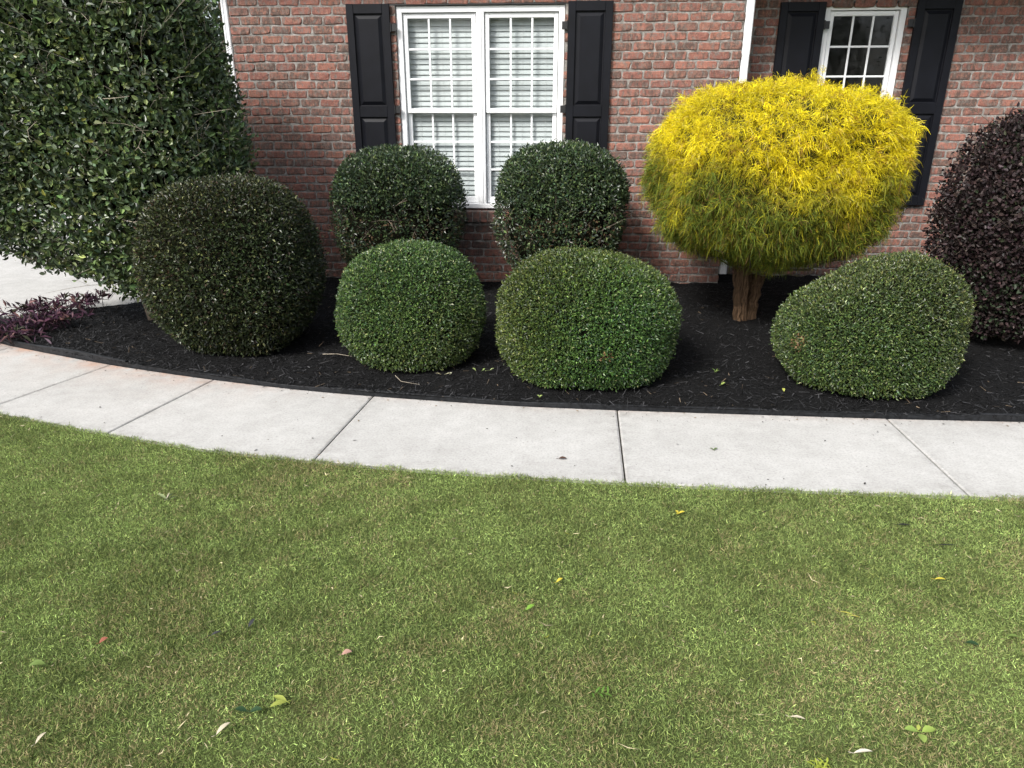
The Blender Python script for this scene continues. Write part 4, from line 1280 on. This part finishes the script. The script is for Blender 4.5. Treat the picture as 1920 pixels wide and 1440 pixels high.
gy = g.uniform(size=n) < .10; cc[gy] = (.26, .27, .04)
tag(link('lawn_clippings', np_mesh('lawn_clippings', V, np.arange(n * 4).reshape(-1, 4), np.repeat(cc, 4, 0)), M['litter']),
    'dry straw clippings scattered through the lawn', 'clippings', kind='stuff')
# crumbs on the concrete and along the edging
n = 420
X = g.uniform(-4.6, 3.4, n); tt_ = g.uniform(0, 1, n); tt_ = np.where(g.uniform(size=n) < .6, 1 - .12 * tt_ ** 2, tt_)
Y = near_y(X) + (far_y(X) - near_y(X)) * tt_ * .985
az = g.uniform(0, 6.283, n); L = g.gamma(2, .004, n) + .003; L = np.minimum(L, .03)
d = np.stack([np.cos(az), np.sin(az), np.zeros(n)], -1); sd = np.stack([-np.sin(az), np.cos(az), np.zeros(n)], -1)
c0 = np.stack([X, Y, np.full(n, .004)], -1)
V = np.stack([c0 - d * L[:, None] / 2, c0 - sd * L[:, None] * .2, c0 + d * L[:, None] / 2, c0 + sd * L[:, None] * .2 + np.array([0, 0, .002])], 1).reshape(-1, 3)
cc = np.array([[0.03, 0.028, 0.025]]) * np.exp(g.normal(0, .5, (n, 1))); q_ = g.uniform(size=n) < .2; cc[q_] = (.22, .16, .09)
tag(link('sidewalk_crumbs', np_mesh('sidewalk_crumbs', V, np.arange(n * 4).reshape(-1, 4), np.repeat(cc, 4, 0)), M['litter']),
    'dark bark crumbs scattered on the concrete sidewalk', 'debris', kind='stuff')

# ------------------------------------------------------------------ single fallen leaves, sprigs and twigs
def leaf_shape(mb, p, ang, L, W, col, curl=.2, tilt=.1, stem=0.25):
    ts = [0, .18, .42, .68, .88, 1]; ws = [.04, .62, 1, .80, .42, .02]
    d = np.array([math.cos(ang), math.sin(ang), 0]); s = np.array([-math.sin(ang), math.cos(ang), 0])
    vs = []
    for t, w_ in zip(ts, ws):
        c = np.array(p) + d * L * t + np.array([0, 0, tilt * L * t + curl * L * 4 * t * (1 - t) * .25])
        vs += [c + s * W / 2 * w_ + np.array([0, 0, W * w_ * .22]), c, c - s * W / 2 * w_ + np.array([0, 0, W * w_ * .22])]
    fs = []
    for i in range(5):
        for j in range(2):
            fs.append((3 * i + j, 3 * i + 3 + j, 3 * i + 4 + j, 3 * i + 1 + j))
    mb.add(vs, fs, col)
    if stem:
        mb.tube([np.array(p), np.array(p) - d * L * stem * .6 + np.array([0, 0, .002]), np.array(p) - d * L * stem + s * .004], .0011, 4, col=tuple(c * .9 for c in col))
def fallen(name, px_, py_, z, specs, label, cat='leaf', group='fallen leaves and sprigs'):
    q = on_ground(px_, py_, z)
    mb = MB()
    for (dx, dy, ang, L, W, col, curl, tilt) in specs:
        leaf_shape(mb, (dx, dy, 0), R(ang), L, W, col, curl, tilt)
    o = mb.build(name, M['litter'], smooth=True, colors=True)
    o.location = q
    return tag(o, label, cat, group)
YG = (0.30, 0.34, 0.07); DG = (0.025, 0.060, 0.022); MG = (0.13, 0.19, 0.045); YE = (0.50, 0.42, 0.05); RD = (0.28, 0.095, 0.06); PK = (0.40, 0.24, 0.19); BR = (0.085, 0.045, 0.03); PALE = (0.52, 0.46, 0.34)
ZL = 0.003
fallen('leaf_sprig', 538, 1316, ZL, [(0, 0, 165, .050, .020, YG, .2, .15), (0, 0, 215, .052, .021, YG, .3, .1)], 'pair of bright yellow-green leaves joined at the stalk on the lawn')
fallen('leaf_sprig', 466, 1334, ZL, [(.004, 0, 5, .038, .024, DG, .2, .2), (-.004, 0, 185, .036, .022, DG, .2, .3)], 'pair of dark green leaves on the lawn beside the yellow-green pair')
fallen('fallen_leaf', 52, 1250, ZL, [(0, 0, 8, .058, .030, MG, .5, .1)], 'folded mid-green leaf with a pale stalk on the lawn')
fallen('fallen_leaf', 186, 1206, ZL, [(0, 0, 50, .030, .022, RD, .3, .2)], 'small brick-red leaf lying on the lawn')
fallen('fallen_leaf', 640, 1228, ZL, [(0, 0, 20, .036, .024, PK, .4, .15)], 'dull pinkish tan leaf lying on the lawn')
fallen('leaf_sprig', 1722, 1372, ZL, [(0, 0, 175, .040, .026, (.22, .32, .07), .2, .1), (.01, 0, 10, .042, .026, (.24, .33, .07), .2, .15), (0, -.008, 265, .036, .026, (.25, .34, .08), .2, .1), (0, .004, 60, .02, .012, YG, .2, .3)], 'light green sprig of rounded leaves lying on the lawn')
fallen('fallen_leaf', 1043, 1092, ZL, [(0, 0, 35, .030, .014, YE, .3, .3)], 'small yellow leaf on the lawn near a green one')
fallen('fallen_leaf', 986, 1144, ZL, [(0, 0, 30, .036, .020, (.16, .30, .04), .3, .3)], 'fresh green leaf tilted up in the lawn')
fallen('leaf_sprig', 1272, 963, ZL, [(0, 0, 10, .030, .016, YE, .3, .3), (0, 0, 120, .022, .012, YE, .3, .3), (0, 0, 240, .02, .012, (.5, .45, .05), .3, .3)], 'little yellow leaf cluster on the lawn near the sidewalk')
fallen('fallen_leaf', 1752, 1086, ZL, [(0, 0, -6, .042, .013, YE, .3, .1)], 'narrow yellow leaf lying in a straw patch of the lawn')
fallen('fallen_leaf', 1808, 1205, ZL, [(0, 0, -35, .044, .022, DG, .5, .2)], 'curled dark green leaf sunk in the lawn')
fallen('fallen_leaf', 1888, 1192, ZL, [(0, 0, -25, .036, .016, MG, .3, .2)], 'flat mid-green oval leaf in the lawn beside a curled dark one')
fallen('leaf_sprig', 1540, 1436, ZL, [(.006 * (a % 7 - 3), .004 * (a % 5 - 2), a, .014 + .0016 * (a % 11), .006, (.27, .32, .04), .4, .35) for a in range(0, 360, 23)], 'tuft of lime-yellow needles on the lawn')
fallen('leaf_sprig', 1122, 1300, ZL, [(0.01 * k, 0, (60 if k % 2 else -60) + 10 * k, .028, .007, (.10, .20, .03), .3, .25) for k in range(-2, 4)], 'feathery green cypress sprig on the lawn')
fallen('leaf_sprig', 1593, 1154, ZL, [(-.03, .02, -30, .050, .006, (.45, .42, .08), .3, .1), (0, 0, -25, .035, .006, (.45, .42, .08), .3, .1)], 'yellowish twig lying on the lawn')
fallen('fallen_leaf', 1690, 984, ZL, [(-.02, 0, -5, .060, .014, (.02, .02, .02), .1, .05)], 'black bark chip on the lawn near the sidewalk joint')
fallen('fallen_leaf', 1772, 1023, ZL, [(-.04, 0, 0, .090, .008, (.018, .018, .018), .1, .05)], 'long thin black bark splinter on the lawn')
fallen('fallen_leaf', 466, 1176, ZL, [(0, 0, 75, .036, .016, (.035, .036, .038), .2, .3)], 'dark grey bark chip standing in the lawn')
fallen('fallen_leaf', 395, 1192, ZL, [(0, 0, 30, .036, .014, (.035, .036, .038), .2, .2)], 'small dark bark chip in the lawn next to a standing one')
fallen('leaf_sprig', 312, 936, ZL, [(0, 0, 160, .055, .018, (.25, .30, .14), .3, .3), (.01, 0, 20, .040, .010, (.05, .07, .03), .3, .2), (0, 0, 60, .040, .008, (.04, .05, .03), .3, .4), (0, 0, 100, .05, .006, PALE, .2, .2)], 'tangle of dark and pale clippings on the lawn')
fallen('fallen_leaf', 405, 1378, ZL, [(0, 0, 55, .048, .016, PALE, .5, .2)], 'pale shrivelled leaf on the lawn')
fallen('fallen_leaf', 66, 1395 - 0, ZL, [(0, 0, 75, .038, .012, PALE, .5, .2)], 'pale narrow dry husk on the lawn')
fallen('fallen_leaf', 1480, 1344, ZL, [(0, 0, -20, .045, .010, PALE, .4, .2)], 'pale forked dry blade on the lawn')
fallen('fallen_leaf', 1600, 1412, ZL, [(0, 0, 0, .052, .012, (.6, .56, .45), .4, .2)], 'whitish dry leaf near the light green sprig')
fallen('fallen_leaf', 1047, 860, 0.003, [(0, 0, 0, .046, .024, BR, .3, .05)], 'brown dead leaf lying on the sidewalk')
fallen('leaf_sprig', 1338, 843, 0.003, [(0, 0, 20, .026, .014, (.10, .15, .05), .3, .2), (0, 0, 160, .022, .012, (.12, .16, .06), .3, .2), (0, 0, 270, .015, .010, (.1, .14, .05), .3, .1)], 'small green sprig lying on the sidewalk')
fallen('leaf_sprig', 905, 695, 0.06, [(-.05, 0, 140, .034, .018, (.26, .32, .12), .3, .3), (0, 0, 60, .030, .016, (.22, .30, .10), .3, .3), (.05, .01, 30, .034, .016, (.30, .36, .16), .3, .3), (.03, 0, 250, .026, .014, (.26, .32, .12), .3, .2)], 'pale green leafy sprig on the mulch between two round bushes')
fallen('leaf_sprig', 1012, 744, 0.05, [(0, 0, 40, .022, .014, (.30, .38, .12), .3, .3), (0, 0, 150, .022, .014, (.28, .36, .12), .3, .3), (0, 0, 270, .020, .012, (.30, .38, .12), .3, .2)], 'tiny green seedling on the mulch by the edging')
fallen('leaf_sprig', 836, 702, 0.055, [(-.04, 0, 170, .030, .012, (.40, .36, .22), .3, .2), (0, 0, 20, .034, .014, (.44, .42, .26), .3, .2), (.03, .01, 80, .02, .012, (.5, .5, .36), .3, .3)], 'pale dry sprig on the mulch at the foot of a round bush')
fallen('fallen_leaf', 1352, 722, 0.05, [(0, 0, 35, .038, .022, (.30, .38, .10), .4, .3)], 'light green leaf on the mulch below the golden bush')
fallen('fallen_leaf', 1470, 734, 0.05, [(0, 0, 90, .034, .020, (.42, .44, .10), .4, .3)], 'yellowish green leaf on the mulch by the lopsided bush')
fallen('leaf_sprig', 1342, 697, 0.06, [(0, 0, 120, .04, .008, (.12, .2, .05), .3, .3), (0, 0, 60, .04, .008, (.14, .2, .05), .3, .3), (0, 0, 20, .03, .008, (.14, .2, .05), .3, .3)], 'wispy green sprig on the mulch below the golden bush')
q0, q1, q2 = on_ground(741, 704, .06), on_ground(752, 716, .055), on_ground(787, 721, .055)
mb = MB(); mb.tube([q0 - q1, (0, 0, 0.004), q2 - q1], [.0022, .002, .0012], 5); o = mb.build('twig', M['twig']); o.location = q1
tag(o, 'bent pale twig lying on the black mulch', 'twig')
q0, q1 = on_ground(605, 664, .07), on_ground(660, 668, .07)
mb = MB(); mb.tube([(0, 0, 0), (q1 - q0) * .5 + (0, 0, .01), q1 - q0], [.003, .0025, .0012], 5); o = mb.build('twig', M['twig']); o.location = q0
tag(o, 'straight grey twig on the mulch beside the dark clipped bush', 'twig')
